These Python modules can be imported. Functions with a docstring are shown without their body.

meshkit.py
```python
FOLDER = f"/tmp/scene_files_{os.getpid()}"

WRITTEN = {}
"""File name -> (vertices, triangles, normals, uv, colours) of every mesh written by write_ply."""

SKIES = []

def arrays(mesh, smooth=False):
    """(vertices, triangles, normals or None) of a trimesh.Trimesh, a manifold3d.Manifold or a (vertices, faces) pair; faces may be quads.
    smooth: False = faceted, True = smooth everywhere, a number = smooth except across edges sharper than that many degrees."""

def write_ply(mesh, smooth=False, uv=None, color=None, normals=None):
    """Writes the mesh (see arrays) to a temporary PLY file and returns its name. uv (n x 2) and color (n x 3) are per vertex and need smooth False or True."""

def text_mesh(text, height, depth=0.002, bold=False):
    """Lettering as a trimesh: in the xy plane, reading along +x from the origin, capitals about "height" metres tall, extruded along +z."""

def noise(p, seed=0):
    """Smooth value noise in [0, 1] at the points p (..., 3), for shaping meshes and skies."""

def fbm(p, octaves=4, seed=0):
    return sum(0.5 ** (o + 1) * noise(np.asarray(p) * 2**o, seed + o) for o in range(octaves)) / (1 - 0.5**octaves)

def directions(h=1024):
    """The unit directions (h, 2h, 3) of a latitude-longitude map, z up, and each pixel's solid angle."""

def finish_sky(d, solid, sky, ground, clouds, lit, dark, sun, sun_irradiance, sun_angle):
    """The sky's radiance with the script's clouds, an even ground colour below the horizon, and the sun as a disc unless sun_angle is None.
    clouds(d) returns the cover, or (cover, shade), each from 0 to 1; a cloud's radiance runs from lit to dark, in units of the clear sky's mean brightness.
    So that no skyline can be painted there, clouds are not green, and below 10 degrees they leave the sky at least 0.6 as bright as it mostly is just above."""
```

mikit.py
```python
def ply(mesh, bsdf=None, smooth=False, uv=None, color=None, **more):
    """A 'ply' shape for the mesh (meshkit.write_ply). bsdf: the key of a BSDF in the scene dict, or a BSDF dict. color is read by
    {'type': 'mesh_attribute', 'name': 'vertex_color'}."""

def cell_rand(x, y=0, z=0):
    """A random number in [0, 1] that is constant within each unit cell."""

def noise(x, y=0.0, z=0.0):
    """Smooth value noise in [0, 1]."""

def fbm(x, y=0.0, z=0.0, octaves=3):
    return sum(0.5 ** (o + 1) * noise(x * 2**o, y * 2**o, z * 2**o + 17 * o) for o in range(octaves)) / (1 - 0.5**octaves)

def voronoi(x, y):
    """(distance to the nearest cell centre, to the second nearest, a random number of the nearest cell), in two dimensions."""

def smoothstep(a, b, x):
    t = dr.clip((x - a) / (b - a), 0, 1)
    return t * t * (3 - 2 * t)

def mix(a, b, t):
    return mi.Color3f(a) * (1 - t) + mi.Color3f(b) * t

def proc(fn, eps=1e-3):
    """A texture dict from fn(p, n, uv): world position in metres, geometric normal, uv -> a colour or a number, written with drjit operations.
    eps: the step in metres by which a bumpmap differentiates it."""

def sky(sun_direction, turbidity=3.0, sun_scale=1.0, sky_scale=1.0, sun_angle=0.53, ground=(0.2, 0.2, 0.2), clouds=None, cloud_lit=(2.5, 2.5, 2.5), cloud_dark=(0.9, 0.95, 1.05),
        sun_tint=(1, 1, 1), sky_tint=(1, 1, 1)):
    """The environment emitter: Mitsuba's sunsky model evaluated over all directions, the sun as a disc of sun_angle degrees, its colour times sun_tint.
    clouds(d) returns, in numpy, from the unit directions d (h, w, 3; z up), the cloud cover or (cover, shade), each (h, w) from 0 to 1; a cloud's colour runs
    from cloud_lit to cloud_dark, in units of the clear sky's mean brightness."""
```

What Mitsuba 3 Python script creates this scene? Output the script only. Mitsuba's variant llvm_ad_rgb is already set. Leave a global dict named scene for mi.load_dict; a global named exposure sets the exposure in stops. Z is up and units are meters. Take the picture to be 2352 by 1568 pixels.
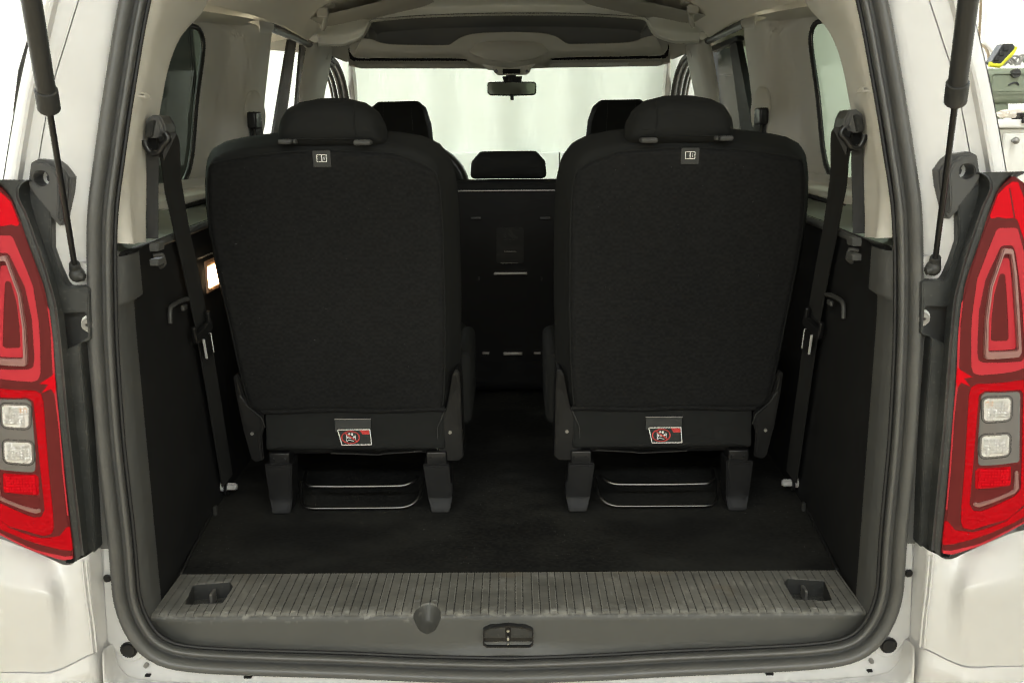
import math
import numpy as np
import trimesh
import manifold3d as m3
import shapely
from shapely.geometry import Polygon, LineString, Point, box as sbox
import mitsuba as mi
import drjit as dr
import mikit
import meshkit
from mikit import proc, noise, fbm, voronoi, smoothstep, mix

rng = np.random.default_rng(7)
scene, labels = {}, {}
T = mi.ScalarTransform4f

# ------------------------------------------------------------------ camera, light, exposure
FOCAL = 2262.0                       # in units of a 2352 px wide picture
CAM = np.array([0.015, -1.45, 1.36])
_p, _y, _r = (math.radians(a) for a in (12.6, 0.19, 0.45))
FWD = np.array([-math.sin(_y) * math.cos(_p), math.cos(_y) * math.cos(_p), -math.sin(_p)])
_rt = np.array([math.cos(_y), math.sin(_y), 0.0])
_up = np.cross(_rt, FWD)
RIGHT = _rt * math.cos(_r) - _up * math.sin(_r)
UP = _up * math.cos(_r) + _rt * math.sin(_r)
scene["camera"] = {
    "type": "perspective", "fov_axis": "x", "fov": 2 * math.degrees(math.atan(1176 / FOCAL)),
    "near_clip": 0.02, "far_clip": 60.0,
    "to_world": T().look_at(origin=CAM.tolist(), target=(CAM + FWD).tolist(), up=UP.tolist()),
}
exposure = 0.18
LAMP = 14.5
ZF = 0.572          # height of the load floor
LAMPS = [(-1.1, -3.3, 1.7, 0.5, 1.34), (0.9, -3.3, 1.7, 0.5, 1.34), (-1.9, 0.6, 0.35, 1.6, 1.2), (1.6, 0.6, 0.35, 1.6, 0.9),
         (-2.4, 3.3, 0.4, 1.6, 4.8), (-0.8, 4.5, 1.5, 0.42, 1.5), (0.95, 4.5, 1.5, 0.42, 1.5)]    # x, y, size x, size y, strength of lamps added out of view for light
LAMP_TINT = (0.965, 1.025, 1.07)
ROOM_Z = 2.85


def ray(px, py):
    return (px - 1176) / FOCAL * RIGHT - (py - 784) / FOCAL * UP + FWD


def PY(px, py, y):
    d = ray(px, py)
    return CAM + d * (y - CAM[1]) / d[1]


def PX(px, py, x):
    d = ray(px, py)
    return CAM + d * (x - CAM[0]) / d[0]


def PZ(px, py, z):
    d = ray(px, py)
    return CAM + d * (z - CAM[2]) / d[2]


def PL(px, py, y0, k, z0):
    """on the leaning plane y = y0 + k (z - z0)"""
    d = ray(px, py)
    return CAM + d * (y0 + k * (CAM[2] - z0) - CAM[1]) / (d[1] - k * d[2])


def PYs(pts, y):
    return np.array([PY(a, b, y) for a, b in pts])


# ------------------------------------------------------------------ mesh helpers
def tm(v, f):
    return trimesh.Trimesh(np.asarray(v, float), np.asarray(f, int), process=False)


def cat(*ms):
    return trimesh.util.concatenate([m for m in ms])


def mirror(m):
    return tm(np.array(m.vertices) * [-1, 1, 1], np.array(m.faces)[:, ::-1])


def from_man(mf):
    mm = mf.to_mesh()
    return tm(mm.vert_properties[:, :3], mm.tri_verts)


def resample(c, n, curve=True):
    c = np.asarray(c, float)
    d = np.r_[0, np.cumsum(np.linalg.norm(np.diff(c, axis=0), axis=1))]
    t = np.linspace(0, d[-1], n)
    if curve and len(c) > 2:
        from scipy.interpolate import PchipInterpolator
        keep = np.r_[True, np.diff(d) > 1e-9]
        return PchipInterpolator(d[keep], c[keep])(t)
    return np.stack([np.interp(t, d, c[:, k]) for k in range(c.shape[1])], 1)


def grid(P, closed_u=False, closed_v=False):
    P = np.asarray(P, float)
    n, m = P.shape[:2]
    f = []
    for i in range(n if closed_u else n - 1):
        for j in range(m if closed_v else m - 1):
            a, b = i * m + j, i * m + (j + 1) % m
            c, d = ((i + 1) % n) * m + (j + 1) % m, ((i + 1) % n) * m + j
            f += [[a, b, c], [a, c, d]]
    return tm(P.reshape(-1, 3), f)


def loft(curves, n=40, sub=0, curve=True):
    """a sheet through polylines; sub: extra rows between neighbours, rounded"""
    C = np.array([resample(c, n, curve) for c in curves])
    if sub:
        t = np.arange(len(C))
        from scipy.interpolate import PchipInterpolator
        C = PchipInterpolator(t, C, axis=0)(np.linspace(0, len(C) - 1, (len(C) - 1) * (sub + 1) + 1))
    return grid(C)


def tube(path, r, seg=10, caps=True, n=None):
    P = np.asarray(path, float)
    if n:
        P = resample(P, n)
    t = np.gradient(P, axis=0)
    t /= np.linalg.norm(t, axis=1, keepdims=True)
    u = np.cross(t[0], [0.3, 0.5, 0.8])
    u /= np.linalg.norm(u)
    rows = []
    r = np.asarray(r, float)
    r = np.full(len(P), r) if r.ndim == 0 else np.interp(np.linspace(0, 1, len(P)), np.linspace(0, 1, len(r)), r)
    for k in range(len(P)):
        u = u - t[k] * (u @ t[k])
        u /= np.linalg.norm(u)
        w = np.cross(t[k], u)
        a = np.linspace(0, 2 * np.pi, seg, endpoint=False)
        rows.append(P[k] + r[k] * (np.cos(a)[:, None] * u + np.sin(a)[:, None] * w))
    g = grid(rows, closed_v=True)
    if not caps:
        return g
    v, f, m = np.array(g.vertices), list(map(list, g.faces)), len(g.vertices)
    v = np.vstack([v, P[0], P[-1]])
    for j in range(seg):
        f.append([m, (j + 1) % seg, j])
        f.append([m + 1, m - seg + j, m - seg + (j + 1) % seg])
    return tm(v, f)


def sweep(path, normals, side, prof, closed=False):
    """profile (u, w) carried along the path: u along normals, w along side"""
    rows = [p + prof[:, :1] * n + prof[:, 1:] * s for p, n, s in zip(path, normals, side)]
    return grid(rows, closed_u=closed, closed_v=True)


def rbox(lo, hi, r=0.004, seg=8):
    lo, hi = np.minimum(lo, hi).astype(float), np.maximum(lo, hi).astype(float)
    r = min(r, 0.49 * (hi - lo).min())
    s = m3.Manifold.sphere(r, seg)
    c = [s.translate(list(np.where([i & 1, i & 2, i & 4], hi - r, lo + r))) for i in range(8)]
    return from_man(m3.Manifold.batch_hull(c))


def cyl(a, b, r, seg=24, r2=None):
    return tube([a, b], [r, r if r2 is None else r2], seg)


def ball(c, r, scale=(1, 1, 1), sub=2):
    m = trimesh.creation.icosphere(subdivisions=sub, radius=r)
    m.apply_scale(scale)
    m.apply_translation(c)
    return tm(m.vertices, m.faces)


def rounded(poly, r):
    return poly.buffer(-r).buffer(2 * r).buffer(-r) if r else poly


def extruded(poly, h):
    parts = []
    for g in getattr(poly, "geoms", [poly]):
        if g.is_empty:
            continue
        g = shapely.geometry.polygon.orient(g)
        rings = [np.array(g.exterior.coords)[:-1]] + [np.array(q.coords)[:-1] for q in g.interiors]
        parts.append(m3.CrossSection(rings).extrude(h))
    return m3.Manifold.batch_boolean(parts, m3.OpType.Add)


def relief(poly, yfun, h, bevel=0.0, fine=0.0):
    """polygon in (x, z) as a plate facing -y; its face lies at y = yfun(x, z), its back h behind"""
    mf = extruded(poly, h - bevel)
    if bevel:
        for k in (0.5, 1.0):
            q = poly.buffer(-bevel * (1 - math.cos(k * math.pi / 2)))
            if q.area > 0.12 * poly.area:
                mf += extruded(q, h - bevel + bevel * math.sin(k * math.pi / 2))
    if fine:
        mf = mf.refine_to_length(fine)
    m = from_man(mf)
    v = np.array(m.vertices)
    y = (yfun(v[:, 0], v[:, 1]) if callable(yfun) else yfun) + h - v[:, 2]
    return tm(np.stack([v[:, 0], y + 0 * v[:, 0], v[:, 1]], 1), np.array(m.faces))


def poly_y(pts, y, r=0.0):
    """polygon in (x, z) from picture points on the plane y"""
    q = Polygon([(p[0], p[2]) for p in PYs(pts, y)])
    return rounded(q.buffer(0), r)


def pillow(outline, prof, n=120):
    """closed padded body: star-shaped outline (u, v); prof is a list of (inset, w) from the rear middle to the front middle"""
    poly = outline if isinstance(outline, Polygon) else Polygon(outline)
    c = np.array(poly.centroid.coords[0])
    a = np.linspace(0, 2 * np.pi, n, endpoint=False)
    rows = []
    for inset, w in prof:
        q = poly.buffer(-inset, join_style=1) if inset else poly
        ring = q.exterior
        pts = []
        for t in a:
            d = np.array([math.cos(t), math.sin(t)])
            hit = LineString([c, c + 5 * d]).intersection(ring)
            g = [hit] if hit.geom_type == "Point" else list(getattr(hit, "geoms", []))
            pts.append(max((np.array(x.coords[0]) for x in g), key=lambda x: np.linalg.norm(x - c)) if g else c)
        rows.append(np.c_[pts, np.full(n, w)])
    g = grid(rows, closed_v=True)
    v, f, m = np.array(g.vertices), [list(x) for x in g.faces], len(g.vertices)
    v = np.vstack([v, [*c, prof[0][1]], [*c, prof[-1][1]]])
    for j in range(n):
        f.append([m, (j + 1) % n, j])
        f.append([m + 1, m - n + j, m - n + (j + 1) % n])
    out = tm(v, f)
    trimesh.repair.fix_normals(out)
    return out


def xz(m, y=lambda v: 0.0):
    """a mesh in (u, v, w) stood up as x = u, z = v, y = w + y(v)"""
    v = np.array(m.vertices)
    return tm(np.stack([v[:, 0], v[:, 2] + y(v), v[:, 1]], 1), np.array(m.faces)[:, ::-1])


# ------------------------------------------------------------------ naming helpers
def add(key, mesh, mat, smooth=35, label=None):
    k, i = key, 0
    while k in scene:
        i += 1
        k = f"{key}_{i:03d}"
    mesh.merge_vertices()
    if len(mesh.faces) == 0:
        raise ValueError("empty mesh " + k)
    scene[k] = mikit.ply(mesh, mat, smooth)
    if label:
        labels[k] = {"label": label}
    return k


def both(key, mesh, mat, smooth=35, root="van", lab=None):
    """a left part and its mirror image; key may hold a holder that is itself doubled, written as 'holder*__part'"""
    if "*" in key:
        a, b = root + "__" + key.replace("*", ""), root + "__" + key.replace("*", "_001")
    else:
        a = b = root + "__" + key
    ka = add(a, mesh, mat, smooth)
    kb = add(b, mirror(mesh), mat, smooth)
    if lab:
        labels[ka], labels[kb] = {"label": lab[0]}, {"label": lab[1]}
    return ka, kb


def thing(key, label, category, group=None, kind=None):
    labels[key] = {"label": label, "category": category}
    if group:
        labels[key]["group"] = group
    if kind:
        labels[key]["kind"] = kind


# ------------------------------------------------------------------ materials
def princ(name, color, rough=0.5, **k):
    c = color if isinstance(color, dict) else {"type": "rgb", "value": list(color)}
    scene[name] = {"type": "twosided", "bsdf": {"type": "principled", "base_color": c, "roughness": rough, **k}}


def bumped(name, color, rough, fn, scale, eps=1e-3, **k):
    c = color if isinstance(color, dict) else {"type": "rgb", "value": list(color)}
    scene[name] = {"type": "twosided", "bsdf": {"type": "bumpmap", "arbitrary": proc(fn, eps), "scale": scale,
                                                "bsdf": {"type": "principled", "base_color": c, "roughness": rough, **k}}}


def grain(p, n, uv):
    return noise(p.x * 260, p.y * 260, p.z * 260)


def weave(p, n, uv):
    return noise(p.x * 190, p.y * 190, p.z * 190) * 0.6 + noise(p.x * 70, p.y * 70, p.z * 70) * 0.6


def soft(p, n, uv):
    return noise(p.x * 260, p.y * 260, p.z * 260)


def dusty(lo, hi, amount=0.5, sx=14.0):
    def fn(p, n, uv):
        d = fbm(p.x * sx, p.y * sx, p.z * sx, 4)
        s = noise(p.x * 190, p.y * 190, p.z * 190)
        t = smoothstep(0.45, 0.8, d) * amount + 0.35 * smoothstep(0.72, 0.95, s) * d
        return mix(lo, hi, dr.clip(t, 0, 1))
    return proc(fn)


def carpet_col(p, n, uv):
    s = noise(p.x * 200, p.y * 200, p.z * 200)
    b = fbm(p.x * 7, p.y * 11, p.z * 7, 3)
    lint = smoothstep(0.93, 0.97, noise(p.x * 230, p.y * 230, p.z * 230 + 5))
    return mix((0.008, 0.008, 0.008), (0.027, 0.027, 0.024), s * 0.45 + smoothstep(0.3, 0.75, b) * 0.55) + mi.Color3f(0.07) * lint * b


def felt_back_col(p, n, uv):
    s = noise(p.x * 210, p.y * 210, p.z * 210)
    b = fbm(p.x * 3, p.y * 3, p.z * 3, 2)
    lint = smoothstep(0.955, 0.985, noise(p.x * 230, p.y * 230, p.z * 230 + 5))
    return mix((0.0075, 0.0078, 0.0078), (0.021, 0.021, 0.0205), s * 0.6 + b * 0.4) + mi.Color3f(0.09) * lint * b


def sill_col(p, n, uv):
    w = fbm(p.x * 16, p.y * 30, p.z * 10, 4)
    sc = smoothstep(0.62, 0.9, noise(p.x * 170, p.y * 60, p.z * 150)) * smoothstep(0.4, 0.75, w) * smoothstep(ZF - 0.02, ZF - 0.004, p.z)
    edge = smoothstep(0.075, 0.035, p.y) * smoothstep(0.42, 0.75, fbm(p.x * 75, p.y * 75, p.z * 75, 4)) * smoothstep(ZF - 0.008, ZF - 0.002, p.z)
    rust = smoothstep(0.66, 0.85, fbm(p.x * 11 + 3, p.y * 17, 1.0, 3))
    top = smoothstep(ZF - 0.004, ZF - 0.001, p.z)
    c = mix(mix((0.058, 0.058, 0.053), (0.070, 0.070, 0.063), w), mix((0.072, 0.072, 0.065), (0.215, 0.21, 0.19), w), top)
    c = mix(c, (0.27, 0.265, 0.24), dr.clip(0.55 * sc + 0.7 * edge, 0, 1))
    u = (p.x + 0.5250 + 0.0143) / 0.0286
    t = dr.abs((u - dr.floor(u)) - 0.5) * 0.0286
    lines = dr.exp(-dr.square((t - 0.0050) / 0.0006)) * smoothstep(0.3, 0.6, fbm(p.x * 60, p.y * 25, 2.0, 2)) * top
    gaps = dr.exp(-dr.square((t - 0.0066) / 0.0009)) * top
    c = mix(c, (0.012, 0.012, 0.011), gaps * 0.85)
    c = mix(c, (0.27, 0.265, 0.24), lines * 0.7)
    return mix(c, (0.17, 0.135, 0.09), rust * 0.35 * top)


def paver_col(p, n, uv):
    return mix((0.35, 0.285, 0.18), (0.45, 0.38, 0.25), fbm(p.x * 30, p.y * 30, 1.0, 3))


def floor_col(p, n, uv):
    u = (dr.abs(p.x) - 0.98) / 0.105 + 0.5
    j = dr.floor(u)
    odd = j - 2 * dr.floor(j / 2)
    w = (p.y - 0.32) / 0.21 - 0.5 * odd
    d = dr.minimum(dr.minimum(u - j, 1 - u + j) * 0.105, dr.minimum(w - dr.floor(w), 1 - w + dr.floor(w)) * 0.21)
    return mix((0.24, 0.20, 0.14), mix((0.31, 0.26, 0.175), (0.40, 0.34, 0.24), mikit.cell_rand(j, dr.floor(w), 1.0)), smoothstep(0.002, 0.005, d))


def wall_col(p, n, uv):
    return mix((0.81, 0.80, 0.755), (0.86, 0.855, 0.82), fbm(p.x * 2.5, p.y * 2.5, p.z * 2.5, 3))


def paint_col(p, n, uv):
    s = noise(p.x * 5, p.y * 5, p.z * 5)
    d = smoothstep(0.5, 0.85, fbm(p.x * 7, p.y * 7, p.z * 7, 3))
    return mix(mix((0.545, 0.54, 0.525), (0.585, 0.58, 0.565), s), (0.485, 0.475, 0.455), d * 0.5)


def reptile(p, n, uv):
    return noise(p.x * 330, p.z * 330, 0.5)


def flutes(p, n, uv):
    return dr.sin(p.x * 1900) * dr.sin(p.z * 1500) * 0.5 + 0.5 * noise(p.x * 300, p.z * 300, 2.0)


princ("paint", proc(paint_col), 0.38, clearcoat=0.7, clearcoat_gloss=0.9, metallic=0.1)
princ("channel_grey", (0.09, 0.09, 0.085), 0.5)  # darker grey of the strip between seal and lamp surround
bumped("plastic", dusty((0.026, 0.0265, 0.025), (0.075, 0.073, 0.066), 0.3), 0.5, grain, 0.0004)
bumped("trim_plastic", dusty((0.066, 0.067, 0.064), (0.085, 0.085, 0.08), 0.35), 0.55, grain, 0.0004, specular=0.35)
bumped("dark_trim", dusty((0.009, 0.0092, 0.0092), (0.014, 0.014, 0.0135), 0.4), 0.8, grain, 0.0004, specular=0.25)
bumped("lamp_trim", dusty((0.022, 0.024, 0.023), (0.095, 0.093, 0.085), 0.35, 9.0), 0.42, grain, 0.0003)
princ("black", (0.012, 0.012, 0.012), 0.55)
princ("gloss_black", (0.012, 0.012, 0.012), 0.22)
princ("hole", (0.004, 0.004, 0.004), 0.9)
princ("rubber", dusty((0.074, 0.074, 0.070), (0.105, 0.103, 0.094), 0.4), 0.38, specular=0.6)
bumped("beige", (0.55, 0.53, 0.475), 0.55, grain, 0.0003)
bumped("beige_dim", (0.44, 0.425, 0.37), 0.6, grain, 0.0003)
bumped("headliner", (0.70, 0.67, 0.59), 0.9, soft, 0.0006)
bumped("fabric", (0.0145, 0.0150, 0.0140), 0.85, weave, 0.0012, sheen=0.1, specular=0.2)
bumped("carpet", proc(carpet_col), 0.95, weave, 0.0025, specular=0.15)
bumped("back_carpet", proc(felt_back_col), 0.95, weave, 0.0014, specular=0.12)
bumped("webbing", (0.017, 0.0172, 0.0162), 0.6, weave, 0.0006)
princ("lit_shelf_trim", (0.74, 0.735, 0.665), 0.5)  # whiter than the other trim: light on the cove lip put into colour
princ("shelf_felt", (0.22, 0.22, 0.205), 0.9)
bumped("sill", proc(sill_col), 0.45, grain, 0.0005, specular=0.4)
princ("steel", (0.62, 0.61, 0.58), 0.3, metallic=1.0)
princ("dull_steel", (0.33, 0.32, 0.30), 0.42, metallic=0.8)
princ("mirror_glass", (0.30, 0.33, 0.29), 0.06, metallic=1.0)
princ("strut_black", (0.052, 0.052, 0.050), 0.38)
princ("strut_tube", (0.030, 0.030, 0.0285), 0.33)
princ("lens_rim", (0.03, 0.028, 0.027), 0.25)
princ("seat_plastic", (0.009, 0.009, 0.0088), 0.4, specular=0.3)
princ("bolt_zinc", (0.75, 0.74, 0.72), 0.5, metallic=0.4)
princ("leg_plastic", (0.0095, 0.0094, 0.0094), 0.5, specular=0.3)
princ("bar_steel", (0.20, 0.195, 0.185), 0.35, metallic=1.0)
princ("red_deep", (0.125, 0.018, 0.018), 0.22, specular=0.05, clearcoat=0.12, clearcoat_gloss=0.97)
princ("red_ring", (0.48, 0.036, 0.048), 0.25, specular=0.05, clearcoat=0.12, clearcoat_gloss=0.97)
princ("red_vivid", (0.58, 0.0015, 0.009), 0.25, specular=0.05, clearcoat=0.12, clearcoat_gloss=0.97)
bumped("red_reflex", (0.43, 0.001, 0.006), 0.3, reptile, 0.0026, specular=0.05, clearcoat=0.12, clearcoat_gloss=0.97)
princ("lamp_bezel", (0.115, 0.105, 0.10), 0.25, clearcoat=1.0, clearcoat_gloss=0.95)
princ("lamp_bar", (0.26, 0.12, 0.11), 0.2, clearcoat=1.0, clearcoat_gloss=0.97, metallic=0.3)
bumped("clear_lens", (0.66, 0.655, 0.64), 0.22, flutes, 0.0012, clearcoat=0.6, clearcoat_gloss=0.97, metallic=0.75)
princ("amber", (0.62, 0.38, 0.24), 0.3)
princ("white_print", (0.75, 0.74, 0.70), 0.6)
princ("red_print", (0.62, 0.05, 0.045), 0.6)
princ("tag_grey", (0.040, 0.041, 0.038), 0.7)
princ("tag_dark", (0.02, 0.022, 0.02), 0.5)
princ("ledge", (0.20, 0.225, 0.18), 0.35)  # grey-green holds tinted window light reflected on the dark trim
princ("white_paint", (0.80, 0.79, 0.74), 0.45)
princ("wall_paint", proc(wall_col), 0.85)
princ("curtain", (0.55, 0.56, 0.505), 0.8)
princ("wainscot", (0.50, 0.515, 0.47), 0.7)
princ("paver", proc(paver_col), 0.85)
princ("grout", proc(floor_col), 0.9)
princ("case_green", dusty((0.20, 0.23, 0.165), (0.29, 0.29, 0.22), 0.5), 0.5)
princ("yellow", (0.72, 0.70, 0.03), 0.4)
princ("wire_brown", (0.30, 0.23, 0.15), 0.6)
princ("paper", (0.72, 0.66, 0.58), 0.8)
scene["tinted_glass"] = {"type": "thindielectric", "int_ior": 1.07, "specular_transmittance": {"type": "rgb", "value": [0.23, 0.27, 0.215]}}
scene["clear_glass"] = {"type": "thindielectric", "int_ior": 1.5, "specular_transmittance": {"type": "rgb", "value": [0.80, 0.845, 0.79]}}

# ================================================================== THE GARAGE
def curtain_wall():
    x = np.linspace(-3.2, 2.2, 260)
    fold = 0.055 * np.sin(x * 10.5 + 0.9 * np.sin(x * 2.3)) + 0.03 * np.sin(x * 5.3 + 1.0)
    rows = [np.stack([x, 6.1 + fold * s, np.full_like(x, z)], 1) for z, s in ((ROOM_Z, 1), (2.0, 1), (1.13, 1.0))]
    return grid(rows)


add("front_wall", curtain_wall(), "curtain", True)
labels["front_wall"] = {"label": "pale wall hung with softly folded sheeting beyond the windscreen", "category": "wall", "kind": "structure"}
wp = [rbox((x0 + 0.004, 6.0, 0.0), (x1 - 0.004, 6.13, 1.13), 0.006) for x0, x1 in ((-3.2, -1.5), (-1.5, -0.55), (-0.55, 0.355), (0.355, 1.3), (1.3, 2.2))]
for w in wp:
    add("front_wall__panel", w, "wainscot")
add("left_wall", grid([[(-3.2, -4.6, 0), (-3.2, 6.2, 0)], [(-3.2, -4.6, ROOM_Z), (-3.2, 6.2, ROOM_Z)]]), "wall_paint", False)
add("right_wall", grid([[(2.12, -4.6, 0), (2.12, 6.2, 0)], [(2.12, -4.6, ROOM_Z), (2.12, 6.2, ROOM_Z)]]), "wall_paint", False)
add("back_wall", grid([[(-3.2, -4.6, 0), (2.12, -4.6, 0)], [(-3.2, -4.6, ROOM_Z), (2.12, -4.6, ROOM_Z)]]), "wall_paint", False)
add("ceiling", grid([[(-3.2, -4.6, ROOM_Z), (2.12, -4.6, ROOM_Z)], [(-3.2, 6.2, ROOM_Z), (2.12, 6.2, ROOM_Z)]]), "wall_paint", False)
for k, c in (("left_wall", "white plastered wall on the left of the van"), ("right_wall", "cream wall behind the white cabinet"), ("back_wall", "white wall behind the camera"), ("ceiling", "white garage ceiling")):
    labels[k] = {"label": c, "category": "wall" if "wall" in k else "ceiling", "kind": "structure"}
add("floor", grid([[(-3.2, -4.6, 0), (2.12, -4.6, 0)], [(-3.2, 6.2, 0), (2.12, 6.2, 0)]]), "grout", False)
labels["floor"] = {"label": "sand coloured block paved garage floor", "category": "floor", "kind": "structure"}
for sx in (-1, 1):
    for i in range(9):
        for j in range(7):
            x0, y0 = sx * (0.98 + 0.105 * j), 0.32 + 0.21 * i + 0.105 * (j % 2)
            add("floor__paver", rbox((x0 - 0.049, y0, -0.02), (x0 + 0.049, y0 + 0.202, 0.012 + 0.002 * rng.random()), 0.006, 6), "paver")

for i, (x, y, a, b, s) in enumerate(LAMPS):
    k = "unseen_lamp" if i == 0 else f"unseen_lamp_{i:03d}"
    g = grid([[(x - a / 2, y - b / 2, 2.78), (x - a / 2, y + b / 2, 2.78)], [(x + a / 2, y - b / 2, 2.78), (x + a / 2, y + b / 2, 2.78)]])
    g = g if g.face_normals[0][2] < 0 else tm(g.vertices, np.array(g.faces)[:, ::-1])
    scene[k + "__diffuser"] = mikit.ply(g, "white_paint")
    scene[k + "__diffuser"]["emitter"] = {"type": "area", "radiance": {"type": "rgb", "value": [LAMP * s * c for c in LAMP_TINT]}}
    add(k + "__housing", rbox((x - a / 2 - 0.02, y - b / 2 - 0.02, 2.785), (x + a / 2 + 0.02, y + b / 2 + 0.02, 2.845), 0.01), "white_paint")
    thing(k, ("unseen ceiling lamp behind the van on the left", "unseen ceiling lamp behind the van on the right", "unseen lamp added along the left flank of the van", "unseen lamp added along the right flank of the van",
              "brightest unseen lamp, added by the left wall beside the bonnet", "unseen lamp added before the folded sheeting on the left", "unseen lamp added before the folded sheeting on the right")[i], "ceiling lamp", "unseen lamps added to light the garage")

# things beside the van
add("added_dark_locker__carcass", rbox((-1.75, 2.45, 0.0), (-1.2, 2.9, 2.1), 0.01), "gloss_black")  # added dark body that blackens the view through the left quarter window
add("added_dark_locker__door", rbox((-1.74, 2.43, 0.06), (-1.48, 2.448, 2.06), 0.006), "black")
add("added_dark_locker__door", rbox((-1.47, 2.43, 0.06), (-1.21, 2.448, 2.06), 0.006), "black")
thing("added_dark_locker", "dark locker added to darken the view through the tinted left quarter window", "locker")
add("tall_cabinet__carcass", rbox((1.36, 5.6, 0.0), (1.60, 5.95, 1.85), 0.01), "black")
add("tall_cabinet__door", rbox((1.37, 5.58, 0.05), (1.59, 5.598, 1.66), 0.006), "gloss_black")
thing("tall_cabinet", "tall black cabinet seen through the right sliding door window", "cabinet")

# white cabinet with a green case and tools
CY = 1.95
c0, c1 = PY(2292, 275, CY), PY(2420, 268, CY)
ztop = c0[2]
add("white_cabinet__carcass", rbox((c0[0], CY + 0.012, 0.0), (2.10, CY + 0.5, ztop - 0.03), 0.006), "white_paint")
add("white_cabinet__top", rbox((c0[0] - 0.03, CY - 0.02, ztop - 0.028), (2.11, CY + 0.5, ztop), 0.006), "white_paint")
add("white_cabinet__door", rbox((c0[0] + 0.025, CY - 0.008, 0.1), (2.09, CY + 0.01, ztop - 0.045), 0.005), "white_paint")
kn = PY(2326, 323, CY - 0.01)
add("white_cabinet__knob", cat(cyl(kn, kn + [0, -0.02, 0], 0.006), ball(kn + [0, -0.022, 0], 0.012)), "dull_steel")
thing("white_cabinet", "white cabinet by the garage wall carrying a green case", "cabinet")

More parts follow.
